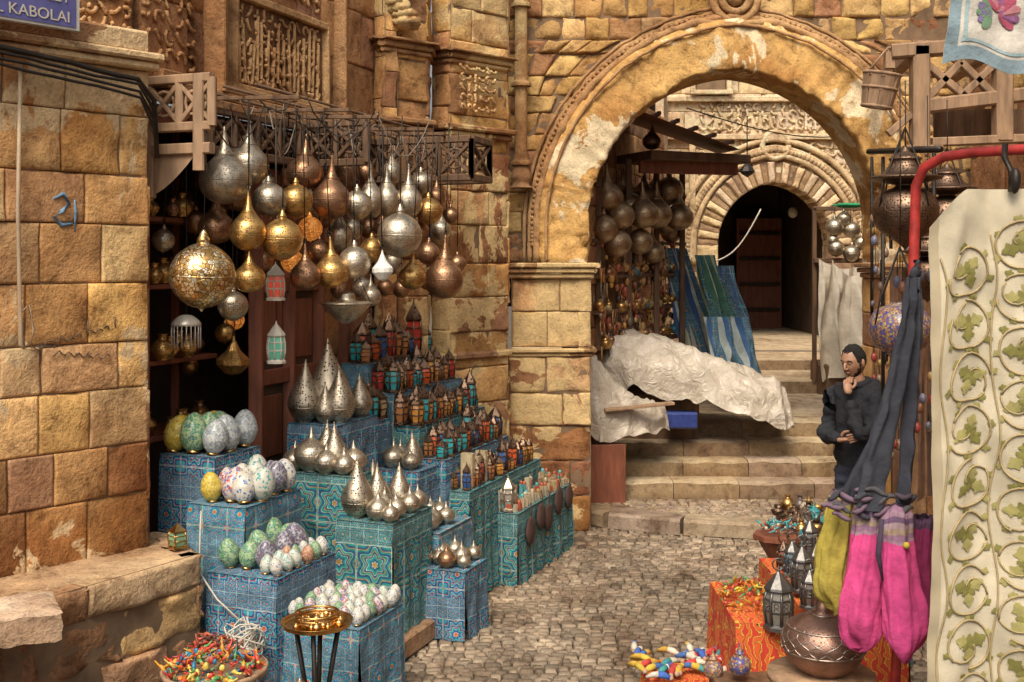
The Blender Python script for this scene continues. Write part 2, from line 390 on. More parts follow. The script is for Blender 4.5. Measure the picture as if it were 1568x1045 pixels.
# ------------------------------------------------------------ left building wall (projecting buttress)
LW=MB()
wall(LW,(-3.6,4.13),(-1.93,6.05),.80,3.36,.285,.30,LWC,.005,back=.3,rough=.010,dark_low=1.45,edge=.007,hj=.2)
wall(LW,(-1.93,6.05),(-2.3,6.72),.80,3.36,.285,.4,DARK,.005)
cornice(LW,[(-3.62,4.10),(-1.90,6.04)],3.36,.09,.06,(.42,.29,.17))
LW.beam((-3.7,4.3,3.5),(-2.1,6.14,3.5),.5,.12,0,(.36,.22,.12))
LW.build('buttress_wall',[mLw,mMo])
mb=MB()
bp=[(-3.3,3.1),(-2.2,4.9),(-1.6,5.88),(-1.86,6.3)]
for i in range(3):
    wall(mb,bp[i],bp[i+1],-.02,.68,.24,.34,[(.38,.22,.12),(.3,.16,.085),(.48,.31,.16),(.26,.15,.085)],.03,rough=.04,hj=.4,edge=.018)
    wall(mb,bp[i],bp[i+1],.68,.84,.16,.62,[(.48,.34,.2),(.4,.25,.14)],.02,rough=.025,edge=.014)
def btop(u,v):
    seg=u*3; i=min(2,int(seg)); f=seg-i
    a=Vector(bp[i]).lerp(Vector(bp[i+1]),f); w=Vector((-3.8,4.0)).lerp(Vector((-2.0,6.35)),u)
    p=a.lerp(w,v); e=-.012 if v==0 else 0
    return (p.x,p.y,.832+.022*ns(p.x,p.y,0,4)+.008*ns(p.x,p.y,0,14)+e)
mb.grid(btop,60,16,0,(.46,.33,.2))
mb.build('stone_bench_plinth',[mSt,mMo])
mb=MB()
for (c,sx,sy,rz,col) in [((-2.10,4.80,.90),.34,.36,.5,(.58,.49,.38)),((-1.95,4.05,.62),.6,.5,.55,(.52,.43,.33))]:
    def sl(u,v,c=c,sx=sx,sy=sy,rz=rz):
        x=(u-.5)*sx;y=(v-.5)*sy; e=1 if (u in(0,1) or v in(0,1)) else 0
        return (c[0]+x*math.cos(rz)-y*math.sin(rz),c[1]+x*math.sin(rz)+y*math.cos(rz),c[2]+.012*ns(u*3,v*3,c[0],2)-.01*e)
    mb.grid(sl,14,12,0,col)
    for k in range(4):
        cs=[(0,0),(1,0),(1,1),(0,1)]; A=cs[k];B=cs[(k+1)%4]
        def sd(u,v,A=A,B=B):
            p=sl(A[0]+(B[0]-A[0])*u,A[1]+(B[1]-A[1])*u); q=.012*ns(p[0]*9,p[1]*9,v*2); return (p[0]+q,p[1]+q,p[2]-.11*(1-v))
        mb.grid(sd,14,4,0,(col[0]*.8,col[1]*.75,col[2]*.7))
mb.build('stone_slab',[mSt])
# upper facade
UF=MB(); FCOL=[(.37,.2,.095),(.31,.165,.08),(.43,.25,.12),(.34,.2,.11)]
wall(UF,(-3.72,4.2),(-2.04,6.14),3.50,5.6,.42,.6,[(.42,.24,.115),(.36,.2,.1),(.46,.28,.135)],.008,back=.3)
wall(UF,(-2.02,6.2),(-1.05,8.80),3.36,5.6,.42,.5,FCOL,.006,back=.35)
def Uf(t,z,o=0):
    a=Vector((-2.02,6.2,0)); d=Vector((.97,2.6,0)).normalized(); n=Vector((d.y,-d.x,0)); p=a+d*t+n*o; p.z=z; return p
RC=(.50,.31,.15)
def relief(mbr,org,W,H,rows,cols,mat=0,col=RC,r=.012,seedv=1):
    rs=random.Random(seedv)
    for i in range(cols):
        for j in range(rows):
            u0=(i+.5)/cols; v0=(j+.5)/rows; n=7; a0=rs.uniform(0,6.28); cu=rs.uniform(-1,1)*1.2; pts=[]
            s=.42*min(W/cols,H/rows)
            kind=rs.random()
            for k in range(n):
                q=k/(n-1)
                if kind<.5: x=s*1.1*math.cos(a0+q*4.2*(1 if cu>0 else -1))*(1-.4*q); z=s*1.2*math.sin(a0+q*4.2)*(1-.4*q)
                else: x=s*(q-.5)*2*math.cos(a0)+.3*s*math.sin(q*5); z=s*(q-.5)*2.4*abs(math.sin(a0))+.3*s*math.cos(q*6)
                pts.append(org(u0*W+x,v0*H+z))
            mbr.tube(pts,r,mat,col,6)
UF.beam(Uf(.86,3.70,-.005),Uf(1.94,3.70,-.005),.03,.56,0,(.17,.09,.045),bev=.02)
rs=random.Random(3)
x=.9
while x<1.9:
    h=rs.uniform(.2,.46); z0=3.46+rs.uniform(0,.06); b=rs.uniform(-.03,.03)
    UF.beam(Uf(x,z0,.02),Uf(x+b,z0+h,.02),.022,.018,0,RC,bev=.3); x+=rs.uniform(.04,.08)
relief(UF,lambda x,z:Uf(.88+x,3.45+z,.018),1.02,.26,3,11,seedv=3,r=.014)
relief(UF,lambda x,z:Uf(.88+x,3.68+z,.016),1.02,.28,3,12,seedv=9,r=.011)
for (a,b) in [((.84,3.42),(1.96,3.42)),((.84,4.0),(1.96,4.0)),((.84,3.42),(.84,4.0)),((1.96,3.42),(1.96,4.0))]:
    UF.beam(Uf(a[0],a[1],.015),Uf(b[0],b[1],.015),.07,.05,0,(.46,.29,.14))
UF.beam(Uf(.62,3.36,.03),Uf(.62,5.6,.03),.16,.07,0,(.38,.22,.105))
UF.beam(Uf(2.15,3.36,.02),Uf(2.15,5.6,.02),.12,.06,0,(.38,.22,.105))
for z,o in ((3.33,.07),(3.27,.10),(3.39,.04)):
    UF.beam(Uf(.1,z,o/2),Uf(2.75,z,o/2),o+.06,.05,0,(.36,.22,.11))
relief(UF,lambda x,z:Uf(-.02+x,3.45+z,.01),.5,.8,8,5,seedv=5,r=.012)
relief(UF,lambda x,z:Uf(.9+x,4.08+z,.01),1.0,.4,4,11,seedv=51,r=.013)
def Ul(t,z,o=0):
    a=Vector((-2.04,6.14,0)); d=Vector((1.68,1.94,0)).normalized(); n=Vector((d.y,-d.x,0)); p=a-d*t+n*o; p.z=z; return p
relief(UF,lambda x,z:Ul(.02+x,3.56+z,.012),.40,.55,7,6,seedv=15,r=.012)
UF.build('carved_stone_facade',[mSt,mMo])
# ------------------------------------------------------------ piers
PR=MB()
path=[(-1.05,8.80),(-.98,8.66),(-.66,8.95),(-.66,9.25),(-.50,9.15),(-.03,9.62),(-.03,9.9)]
for i in range(len(path)-1):
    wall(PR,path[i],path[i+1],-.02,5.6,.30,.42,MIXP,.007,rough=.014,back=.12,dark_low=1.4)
for z,h,p in ((3.36,.10,.07),(3.95,.08,.05),(4.02,.04,.09)): cornice(PR,path[:-1],z,h,p,(.32,.18,.085))
cornice(PR,path[2:-1],1.55,.06,.03,(.28,.16,.09),levels=1)
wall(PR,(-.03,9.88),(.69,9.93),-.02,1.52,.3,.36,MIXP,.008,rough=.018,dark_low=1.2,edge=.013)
wall(PR,(-.0,9.92),(.67,9.97),1.6,2.2,.3,.36,[(.62,.42,.18),(.48,.29,.13),(.6,.42,.22)],.006,rough=.012)
cornice(PR,[(-.03,9.9),(.69,9.95),(.69,10.6)],1.52,.07,.05,(.32,.19,.09))
cornice(PR,[(-.03,9.9),(.69,9.95),(.69,10.6)],2.2,.14,.08,(.38,.24,.12),levels=3)
wall(PR,(.69,9.95),(.69,10.7),-.02,2.2,.3,.4,MIXP,.006)
PR.lathe([(1,0),(1,1)],(.08,10.08,3.2),.055,2.4,16,0,(.42,.26,.12),cr=False)
for z in (3.2,3.9,4.6): PR.lathe([(1.5,0),(1.5,.3),(1.1,.5),(1.1,1)],(.08,10.08,z),.06,.1,12,0,(.4,.24,.11))
PR.lathe([(1.8,0),(1.2,.2),(1.5,.5),(1,1)],(.08,10.08,3.0),.06,.2,16,0,(.34,.2,.1))
for i in range(9):
    a=i*.9; PR.blob((-.85+.05*math.cos(a),8.7,4.18+.055*i),(.11-.008*i,.08,.06),0,(.36,.22,.1),.5,12)
relief(PR,lambda x,z:Vector((-.42+x*.7,9.14+x*.7,3.55+z)),.42,.4,5,6,seedv=22,r=.012)
PR.beam((-.55,8.98,-.02),(-.1,9.42,-.02),.34,1.5,0,(.34,.23,.14))
PR.build('stone_pier',[mPl,mMo])
# ------------------------------------------------------------ arches
def archpts(cx,zs,r,e,zb,n=24):
    Rr=r+e; pm=math.acos(e/Rr); L=[]
    if zb<zs: L+= [(cx-r,zb+(zs-zb)*i/4) for i in range(4)]
    L+=[(cx+e-Rr*math.cos(pm*i/n),zs+Rr*math.sin(pm*i/n)) for i in range(n+1)]
    Rg=[(2*cx-x,z) for x,z in L[:-1]][::-1]
    return L+Rg
def arch_lim(cx,zs,r,e,x0):
    Rr=r+e;H=math.sqrt(Rr*Rr-e*e)
    def hw(z):
        if z<=zs: return r
        z-=zs
        if z>=H: return 0
        return math.sqrt(Rr*Rr-z*z)-e
    def lim(a,b,L):
        ha,hb=hw(a),hw(b); c=cx-x0
        if ha<=.02: return [(0,L,0,L)]
        return [(0,c-ha,0,c-hb),(c+ha,L,c+hb,L)]
    return lim
AW=MB(); CX=1.98; ZS=2.64; EE=.12
wall(AW,(-.05,10.2),(5.2,10.2),2.34,5.6,.17,.25,[(.54,.36,.14),(.44,.27,.11),(.60,.42,.18),(.34,.18,.09),(.48,.32,.15)],.018,lim=arch_lim(CX,ZS,1.55,EE,-.05),thick=.4,rough=.024,hj=.3,edge=.015)
inn=archpts(CX,ZS,1.29,EE,2.34); out=archpts(CX,ZS,1.74,EE,2.34); N_=len(inn)
prof=[(0,10.62),(0,10.45),(0,10.2),(0,10.05),(.012,10.02),(.05,10.005),(.2,10.02),(.4,10.03),(.6,10.03),(.8,10.04),(1,10.05),(1,10.25)]
K=5; NP=len(prof)-1
def ringpt(i,j):
    a=i/K; k=min(N_-2,int(a)); f=a-k
    I=Vector(inn[k]).lerp(Vector(inn[k+1]),f); O=Vector(out[k]).lerp(Vector(out[k+1]),f)
    w,y=prof[j]; p=I.lerp(O,w); q=.035*ns(p.x,y,p.y,3)+.028*ns(p.x,y,p.y,11)
    pt=ns(p.x+4,y,p.y,1.9); q+=(-.02 if pt>.12 else 0)
    if 0<j<NP: 
        if j<6: 
            d=(I-Vector((CX,ZS))); d.normalize(); p=p-d*q
        if j>3: y=y-q
    return (p.x,y,p.y)
nn=(N_-1)*K
AW.grid(lambda u,v:ringpt(round(u*nn),round(v*NP)),nn,NP,2,(.53,.33,.12),flip=True)
for rr,rad,yy in ((1.76,.036,10.09),(1.82,.024,10.13),(1.68,.014,10.02),(1.87,.016,10.16)):
    P=archpts(CX,ZS,rr,EE,2.34,70); AW.tube([(x,yy+.02*ns(x,z,0,8),z+.014*ns(x,z,3,9)) for x,z in P],[rad*(1+.5*ns(x,z,7,14)) for x,z in P],0,(.38,.23,.11),8)
P=archpts(CX,ZS,1.80,EE,2.5,60)
for i in range(0,len(P)-1):
    x,z=P[i]; AW.blob((x,10.11,z),(.022,.03,.022),0,(.36,.22,.1),.4,5,6,4)
kz=ZS+2.04
for r0 in (.2,.12): AW.tube([(CX+r0*math.cos(a),10.08,kz+r0*math.sin(a)) for a in [i*math.pi/12 for i in range(25)]],.035,0,(.42,.27,.13),8)
AW.blob((CX,10.1,kz),(.07,.06,.07),0,(.38,.24,.11),.2)
AW.tube([(CX-.35,10.1,kz-.2),(CX-.22,10.08,kz-.22),(CX,10.07,kz-.24),(CX+.22,10.08,kz-.22),(CX+.35,10.1,kz-.2)],.04,0,(.42,.27,.13))
XR=CX+1.29
wall(AW,(XR,10.65),(XR,9.95),-.02,2.2,.3,.4,MIXP,.006)
wall(AW,(XR,9.95),(4.1,9.9),-.02,2.2,.3,.42,MIXP,.008)
cornice(AW,[(XR,10.6),(XR,9.95),(4.1,9.9)],2.2,.14,.08,(.4,.25,.13),levels=3)
AW.build('archway_wall',[mSt,mMo,mRing])
RB=MB()
wall(RB,(4.0,9.95),(3.75,3.2),-.02,5.6,.4,.6,MIXP,.01,back=.3)
RB.build('shop_building',[mSt,mMo])
# far courtyard walls
FW=MB()
c2x=4.38; zs2=2.62
wall(FW,(.5,19),(9,19),1.0,6.4,.3,.5,PALE,.01,lim=arch_lim(c2x,zs2,1.05,.1,.5),thick=.5,rough=.014)
i2=archpts(c2x,zs2,.95,.1,1.0,16);o2=archpts(c2x,zs2,1.3,.1,1.0,16)
for k in range(len(i2)-1):
    A,B=Vector(i2[k]),Vector(i2[k+1]);C,D=Vector(o2[k+1]),Vector(o2[k])
    block(FW,[(A.x,18.93,A.y),(B.x,18.93,B.y),(C.x,18.93,C.y),(D.x,18.93,D.y)],Vector((0,-1,0)),jc(PALE if k%2 else [(.36,.25,.15)]),(.03 if k%2 else -.01),thick=.6,ch=.02)
for rr,rad in ((1.36,.05),(1.5,.03),(1.62,.05)):
    FW.tube([(x,18.93,z) for x,z in archpts(c2x,zs2,rr,.15,2.3,30)],rad,0,(.56,.43,.26),8)
P=archpts(c2x,zs2,1.45,.14,2.3,34)
for x,z in P: FW.blob((x,18.92,z),(.06,.06,.06),0,(.5,.38,.23),.3,5,6,4)
for z in (4.42,5.05,5.9): FW.beam((2.2,18.94,z),(8,18.94,z),.12,.09,0,(.6,.47,.3))
FW.beam((3.0,18.94,2.4),(3.0,18.94,4.4),.1,.1,0,(.58,.45,.28)); FW.beam((5.8,18.94,2.4),(5.8,18.94,4.4),.1,.1,0,(.58,.45,.28))
FW.tube([(c2x+.22*math.cos(a),18.92,4.28+.22*math.sin(a)) for a in [i*math.pi/10 for i in range(21)]],.05,0,(.58,.45,.28))
relief(FW,lambda x,z:Vector((3.1+x,18.97,4.5+z)),3.0,.5,4,20,seedv=33,r=.022,col=(.55,.43,.27))
relief(FW,lambda x,z:Vector((3.1+x,18.97,3.75+z)),1.0,.6,4,6,seedv=34,r=.022,col=(.55,.43,.27))
relief(FW,lambda x,z:Vector((4.75+x,18.97,3.75+z)),1.0,.6,4,6,seedv=35,r=.022,col=(.55,.43,.27))
for wx in (3.3,5.0):
    FW.beam((wx,18.93,5.2),(wx,18.93,5.8),.5,.1,1,(1,1,1)); 
    for q in (-.3,.3): FW.beam((wx+q,18.88,5.15),(wx+q,18.88,5.85),.08,.12,0,(.6,.48,.3))
    FW.beam((wx-.35,18.86,5.15),(wx+.35,18.86,5.15),.14,.07,0,(.6,.48,.3))
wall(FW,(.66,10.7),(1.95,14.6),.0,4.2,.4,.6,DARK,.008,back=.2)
wall(FW,(1.95,14.6),(2.6,18.95),.7,5.0,.4,.6,[(.54,.42,.27),(.48,.36,.23)],.008,back=.2)
wall(FW,(6.6,18.9),(5.6,14.5),.7,5.4,.4,.6,[(.54,.4,.25),(.48,.34,.2)],.008,back=.2)
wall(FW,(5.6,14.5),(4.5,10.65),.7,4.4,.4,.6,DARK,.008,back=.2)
FW.build('courtyard_building',[mBr,mMo])
mb=MB()
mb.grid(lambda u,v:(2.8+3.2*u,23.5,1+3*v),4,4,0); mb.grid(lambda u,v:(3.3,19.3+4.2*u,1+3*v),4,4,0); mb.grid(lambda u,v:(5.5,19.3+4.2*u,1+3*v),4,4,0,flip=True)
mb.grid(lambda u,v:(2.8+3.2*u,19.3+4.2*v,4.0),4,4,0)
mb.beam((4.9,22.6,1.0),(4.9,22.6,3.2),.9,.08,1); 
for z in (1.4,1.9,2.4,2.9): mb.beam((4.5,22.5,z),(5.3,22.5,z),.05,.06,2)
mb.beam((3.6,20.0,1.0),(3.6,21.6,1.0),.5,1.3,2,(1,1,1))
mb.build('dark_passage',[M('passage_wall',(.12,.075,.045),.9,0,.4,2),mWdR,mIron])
# ------------------------------------------------------------ shop interior
mb=MB()
def q4(a,b,c,d,m=0): mb.add([a,b,c,d],[[0,1,2,3]],m,(1,1,1),False)
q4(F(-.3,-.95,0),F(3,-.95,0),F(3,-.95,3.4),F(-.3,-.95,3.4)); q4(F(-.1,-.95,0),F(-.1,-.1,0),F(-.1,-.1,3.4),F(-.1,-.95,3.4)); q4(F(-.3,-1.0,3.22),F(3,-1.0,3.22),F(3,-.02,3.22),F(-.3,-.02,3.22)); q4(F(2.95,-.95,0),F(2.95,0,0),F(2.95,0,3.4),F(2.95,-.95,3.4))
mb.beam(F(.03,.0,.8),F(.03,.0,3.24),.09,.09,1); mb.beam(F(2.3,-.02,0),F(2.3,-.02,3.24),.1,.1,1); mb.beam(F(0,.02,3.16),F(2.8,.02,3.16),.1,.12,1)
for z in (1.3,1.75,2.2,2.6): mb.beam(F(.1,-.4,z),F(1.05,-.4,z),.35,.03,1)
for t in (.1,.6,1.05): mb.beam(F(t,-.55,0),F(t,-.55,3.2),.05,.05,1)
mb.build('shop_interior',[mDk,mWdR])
mb=MB()
for a in (1.12,1.5,1.88): mb.beam(F(a,.02,.25),F(a,.02,2.95),.09,.05,0)
for z in (.3,.95,1.6,2.2,2.9): mb.beam(F(1.12,.02,z),F(1.88,.02,z),.045,.1,0)
q4(F(1.1,-.0,.25),F(1.9,-.0,.25),F(1.9,-.0,2.95),F(1.1,-.0,2.95),1)
for a in (1.31,1.69):
    for z in (.62,1.28,1.9,2.55): mb.beam(F(a-.11,.01,z),F(a+.11,.01,z),.02,.4,0,bev=.3)
mb.build('wooden_door',[mWdR,mDk])
mb=MB(); wall(mb,tuple(F(1.95,-.03)[:2]),tuple(F(2.78,-.03)[:2]),0,3.3,.34,.4,DARK,.008); mb.build('shop_front_wall',[mSt,mMo])
mb=MB()
for (t0,t1,s0,s1,z) in [(-.1,2.9,-.9,.55,.34),(.45,1.5,.55,.85,.24),(.5,1.45,.85,1.15,.12)]:
    a=F(t0,(s0+s1)/2,z/2);b=F(t1,(s0+s1)/2,z/2); mb.beam(a,b,s1-s0,z,0,(.34,.22,.13),bev=.08)
mb.build('shop_doorstep',[mSt])
# ------------------------------------------------------------ timber lattice canopy frame
mb=MB()
def lattice(A,B,z0,z1,n,w=.035,m=0):
    A=Vector(A);B=Vector(B)
    for z in (z0,z1): mb.beam(A+Vector((0,0,z)),B+Vector((0,0,z)),.05,.05,m)
    for i in range(n+1):
        p=A.lerp(B,i/n); mb.beam(p+Vector((0,0,z0)),p+Vector((0,0,z1)),.045,.045,m)
        if i<n:
            q=A.lerp(B,(i+1)/n); mb.beam(p+Vector((0,0,z0+.02)),q+Vector((0,0,z1-.02)),w,.025,m); mb.beam(p+Vector((0,0,z1-.02)),q+Vector((0,0,z0+.02)),w,.02,m)
            c=(p+q)/2+Vector((0,0,(z0+z1)/2)); r=(z1-z0)*.26; d=(q-p).normalized()
            mb.tube([c+d*r*math.cos(t)+Vector((0,0,r*math.sin(t))) for t in [k*math.pi/6 for k in range(13)]],.010,m,(1,1,1),5)
lattice(F(.08,.02),F(.08,.44),3.08,3.34,2,m=1); 
mb.beam(F(.08,.02,2.7),F(.08,.02,3.3),.07,.07,1)
mb.beam(F(.08,.36,2.84),F(.08,.36,3.36),.06,.07,1)
mb.beam(F(.08,.02,2.96),F(.08,.44,2.96),.05,.06,1)
mb.grid(lambda u,v:F(.08,.03+.32*u,2.95-(.24*(1-v))*(1-u**1.5)),10,4,1)
lattice(F(.5,.12),F(2.9,.12),3.0,3.24,10)
lattice(F(1.55,.12),F(1.55,.58),3.0,3.26,2); lattice(F(2.55,.12),F(2.55,.9),2.96,3.24,3); lattice(F(2.9,.12),F(2.9,.9),2.96,3.24,3)
lattice(F(2.55,.9),F(2.9,.9),2.96,3.24,1)
for t in (.3,.85,1.2,1.9,2.2): mb.beam(F(t,.1,3.27),F(t,.85,3.24),.022,.022,0)
for s in (.3,.5,.7): mb.tube([F(.1,s,3.29),F(1.5,s,3.27),F(2.95,s,3.26)],.009,0)
mb.build('wooden_lattice_canopy',[mWd,mWdL])
# ------------------------------------------------------------ hanging lamps
ONI=[(0,-1.02),(.2,-1.0),(.62,-.85),(.93,-.5),(1,-.12),(.9,.28),(.62,.6),(.36,.88),(.2,1.2),(.1,1.6),(.045,1.95),(0,2.0)]
BAL=[(0,-1.12),(.06,-1.05),(.1,-1.0),(.42,-.9),(.78,-.62),(.97,-.25),(1,0),(.97,.25),(.78,.62),(.42,.9),(.2,.99),(.2,1.1),(.14,1.22),(.05,1.4),(0,1.42)]
def chain(mb,z0,z1,m=1):
    mb.tube([(0,0,z0),(0.003,0,(z0+z1)/2),(0,0,z1)],.0035,m,(1,1,1),5)
def hang(name,a,b,w,d,kind,mat,tall=1.0,ztop=3.27,seg=28,k=1.0):
    p=sv(a,b,d); r=w/2*d/1742*k; mb=MB()
    if kind=='onion':
        mb.lathe(ONI,(0,0,0),r,r*tall,seg,0); mb.tube([(r*.37*math.cos(t),r*.37*math.sin(t),r*tall*.86) for t in [k*math.pi/10 for k in range(21)]],r*.05,0); top=2.0*r*tall
        mb.tube([(r*1.0*math.cos(t),r*1.0*math.sin(t),-r*tall*.12) for t in [k*math.pi/14 for k in range(29)]],r*.022,0)
    elif kind=='facet':
        mb.lathe([(.1,-1.1),(.5,-.95),(1,-.3),(1,.1),(.45,.75),(.12,1.5),(.03,1.9),(0,1.92)],(0,0,0),r,r*tall,12,0,smooth=False,cr=False); top=1.9*r*tall
    else:
        mb.lathe(BAL,(0,0,0),r,r,seg,0); mb.tube([(r*.995*math.cos(t),r*.995*math.sin(t),0) for t in [k*math.pi/14 for k in range(29)]],r*.03,0); top=1.4*r
    mb.tube([(.015*math.cos(t),0,top+.012+.015*math.sin(t)) for t in [k*math.pi/6 for k in range(13)]],.003,1)
    chain(mb,top+.01,max(ztop-p.z,top+.05))
    mb.build(name,[mat,mIron],p,rot=(U(-.05,.05),U(-.05,.05),R()*3))
G_,S_,C_,O_=mGold,mSil,mCop,mLit
L=[(345,272,72,6.5,'onion',S_,1.0),(380,250,58,6.8,'onion',S_,1.05),(467,262,52,7.2,'onion',C_,1.0),(507,302,54,7.2,'onion',C_,1.1),
(413,306,48,6.7,'ball',S_,1),(453,308,48,6.9,'ball',G_,1),(380,352,50,6.4,'onion',G_,1.15),(432,366,58,6.5,'ball',G_,1),
(382,424,45,6.4,'onion',G_,.95),(468,420,44,6.8,'onion',C_,1),(508,414,48,6.9,'onion',G_,1),
(357,468,42,6.6,'ball',S_,1),(547,314,42,7.3,'ball',S_,1),(567,305,36,7.5,'onion',S_,1.5),(592,303,38,7.7,'onion',S_,1.3),(625,306,40,7.8,'onion',S_,1.25),
(657,323,38,7.9,'ball',G_,1),(612,360,62,7.2,'ball',S_,1),(543,402,46,7.0,'ball',S_,1),(570,382,34,7.3,'ball',G_,1.2),(656,388,32,7.7,'ball',C_,1),
(680,424,54,7.6,'onion',C_,1.1),(631,422,38,7.4,'onion',G_,1),(568,452,28,7.4,'onion',S_,1.1),(645,280,32,8.1,'ball',S_,1),(331,345,50,6.7,'onion',C_,1),
(250,368,32,6.7,'ball',S_,1),(475,350,34,7.1,'ball',O_,1),(520,358,36,7.4,'onion',S_,1.3),(362,300,42,7.0,'onion',C_,1),(300,340,34,7.0,'ball',C_,1),(495,330,36,7.6,'ball',C_,1),
(600,330,30,8.2,'ball',C_,1),(440,262,36,7.5,'facet',C_,1.2),(357,552,46,7.0,'facet',G_,.8),(540,350,28,7.9,'onion',S_,1.2),(700,404,26,8.1,'ball',C_,1),(402,280,36,7.3,'onion',S_,1.2),(586,345,26,7.9,'onion',C_,1.2),
(420,225,30,7.4,'onion',C_,1.2),(530,262,34,7.7,'onion',C_,1.3),(600,262,28,8.0,'onion',S_,1.3),(330,398,30,7.2,'ball',S_,1),(402,400,30,7.3,'ball',C_,1),(448,400,32,7.4,'ball',O_,1),(490,385,32,7.4,'ball',C_,1),(555,440,30,7.6,'ball',S_,1),(600,400,30,7.9,'onion',S_,1.2),(640,355,34,8.0,'onion',C_,1.2),(675,350,28,8.2,'onion',S_,1.1),(520,440,26,7.6,'onion',C_,1.2),(470,310,34,7.6,'onion',S_,1.2),(345,510,28,7.2,'ball',G_,1),(268,330,30,7.1,'onion',C_,1),(560,262,26,8.0,'onion',C_,1.2),
(380,390,26,7.5,'ball',C_,1),(425,335,30,7.5,'onion',C_,1),(565,350,28,8.0,'ball',C_,1),(532,385,26,7.7,'ball',G_,1),(590,440,24,7.7,'ball',C_,1),(655,430,26,7.9,'ball',G_,1),(668,300,26,8.3,'onion',C_,1.1),(690,330,24,8.4,'ball',C_,1),(615,440,26,7.8,'onion',C_,1.1),
(360,490,26,7.4,'ball',O_,1),(280,300,26,7.4,'onion',C_,1.1),(310,270,30,7.3,'onion',C_,1.2),(262,410,24,7.3,'ball',C_,1),(290,560,26,7.4,'ball',G_,1)]
for a in L: hang('hanging_lamp',*a,k=1.1)
hang('hanging_lamp',310,422,100,6.15,'ball',mDisco)
hang('hanging_lamp',586,412,32,7.0,'facet',M('enamel_white',(.7,.68,.62),.4,0,.1,8,.1),1.0)
mb=MB(); r=.15
mb.lathe([(0,-.75),(.15,-.72),(.5,-.5),(.9,-.1),(1,.05),(1.08,.1),(1,.15),(.8,.18),(.4,.22),(.35,.5),(.1,.6),(0,.62)],(0,0,0),r,r,28,0)
for k in range(3): 
    t=k*2.094; mb.tube([(r*math.cos(t),r*math.sin(t),.02),(0,0,.35)],.003,1)
chain(mb,.35,.95); mb.build('bowl_hanging_lamp',[mSil,mIron],sv(530,468,7.0))
def lantern(mb,c=(0,0,0),r=.05,h=.16,mf=0,mg=1,seg=6,glass=(.5,.05,.03)):
    x,y,z=c
    mb.lathe([(0,0),(1.05,0),(1.05,.06),(.8,.1)],c,r,h,seg,mf,cr=False,smooth=False)
    mb.lathe([(.72,.1),(.92,.3),(.92,.5),(.72,.66)],c,r,h,seg,mg,glass,cr=False,smooth=False)
    mb.lathe([(.78,.64),(1.0,.68),(.95,.72),(.5,.86),(.25,.93),(.12,.97),(.04,1.06),(0,1.08)],c,r,h,seg,mf,cr=False,smooth=False)
    for k in range(seg):
        t=2*math.pi*k/seg
        mb.tube([(x+r*q*math.cos(t),y+r*q*math.sin(t),z+h*w) for q,w in ((.82,.08),(.96,.3),(.96,.5),(.78,.68))],r*.11,mf,(1,1,1),4)
    for w in (.3,.5): mb.lathe([(.96,0),(.99,.02),(.96,.04)],(x,y,z+h*w),r,h,seg,mf,cr=False)
mGlass=M('colored_glass',(1,1,1),.15,0,.2,30,.1,60,.002,True); mGlow=M('lit_glass',(1,1,1),.3,0,.2,20,0,10,.01,True,emis=.4)
for (a,b,hh,g) in ((422,460,.22,(.6,.08,.04)),(423,556,.24,(.08,.3,.2))):
    mb=MB()
    lantern(mb,(0,0,0),.055,hh,0,1,8,g)
    mb.tube([(0,0,hh),(0,0,3.27-sv(a,b,6.7).z)],.003,2); mb.build('colored_glass_lantern',[mCable,mGlow,mIron],sv(a,b,6.7))
mb=MB(); mb.lathe([(0,.6),(.35,.55),(.75,.3),(1,0),(1,-.15),(.95,-.15),(.9,0)],(0,0,0),.085,.085,20,0)
for k in range(20):
    t=k*.314; mb.tube([(.083*math.cos(t),.083*math.sin(t),-.01),(.083*math.cos(t),.083*math.sin(t),-.14)],.003,0,(1,1,1),4)
chain(mb,.05,1.0); mb.build('fringed_hanging_lamp',[M('white_metal',(.6,.55,.48),.4,.4,.2,20,.2),mIron],sv(285,495,6.6))
mb=MB()
for k in range(30):
    t=U(.2,2.6);s=U(.1,.8);t2=t+U(.1,.6);s2=s+U(-.3,.3); a=F(t,s,3.27);b=F(t2,s2,3.26); sag=U(.05,.35)
    mb.tube([a.lerp(b,i/10)+Vector((.02*ns(i,k,0),0,-sag*math.sin(math.pi*i/10)+.03*ns(i,k,5,.7))) for i in range(11)],.004,k%2,(1,1,1),5)
mb.build('electric_cable',[M('cable_grey',(.2,.16,.12),.6,0,.2,5,0),mIron])
mb=MB()
POT=[(0,0),(.5,0),(.55,.1),(.95,.6),(1,1.0),(.7,1.5),(.35,1.8),(.4,2.1),(.5,2.2),(0,2.2)]
for z in (1.32,1.77,2.22,2.62):
    for k in range(9): mb.lathe(POT,F(.15+.105*k+U(-.02,.02),-.27+U(-.1,.1),z),U(.045,.07),None,14,0 if R()<.7 else 1)
mb.build('brass_pots_on_shelf',[mGold,mCop])
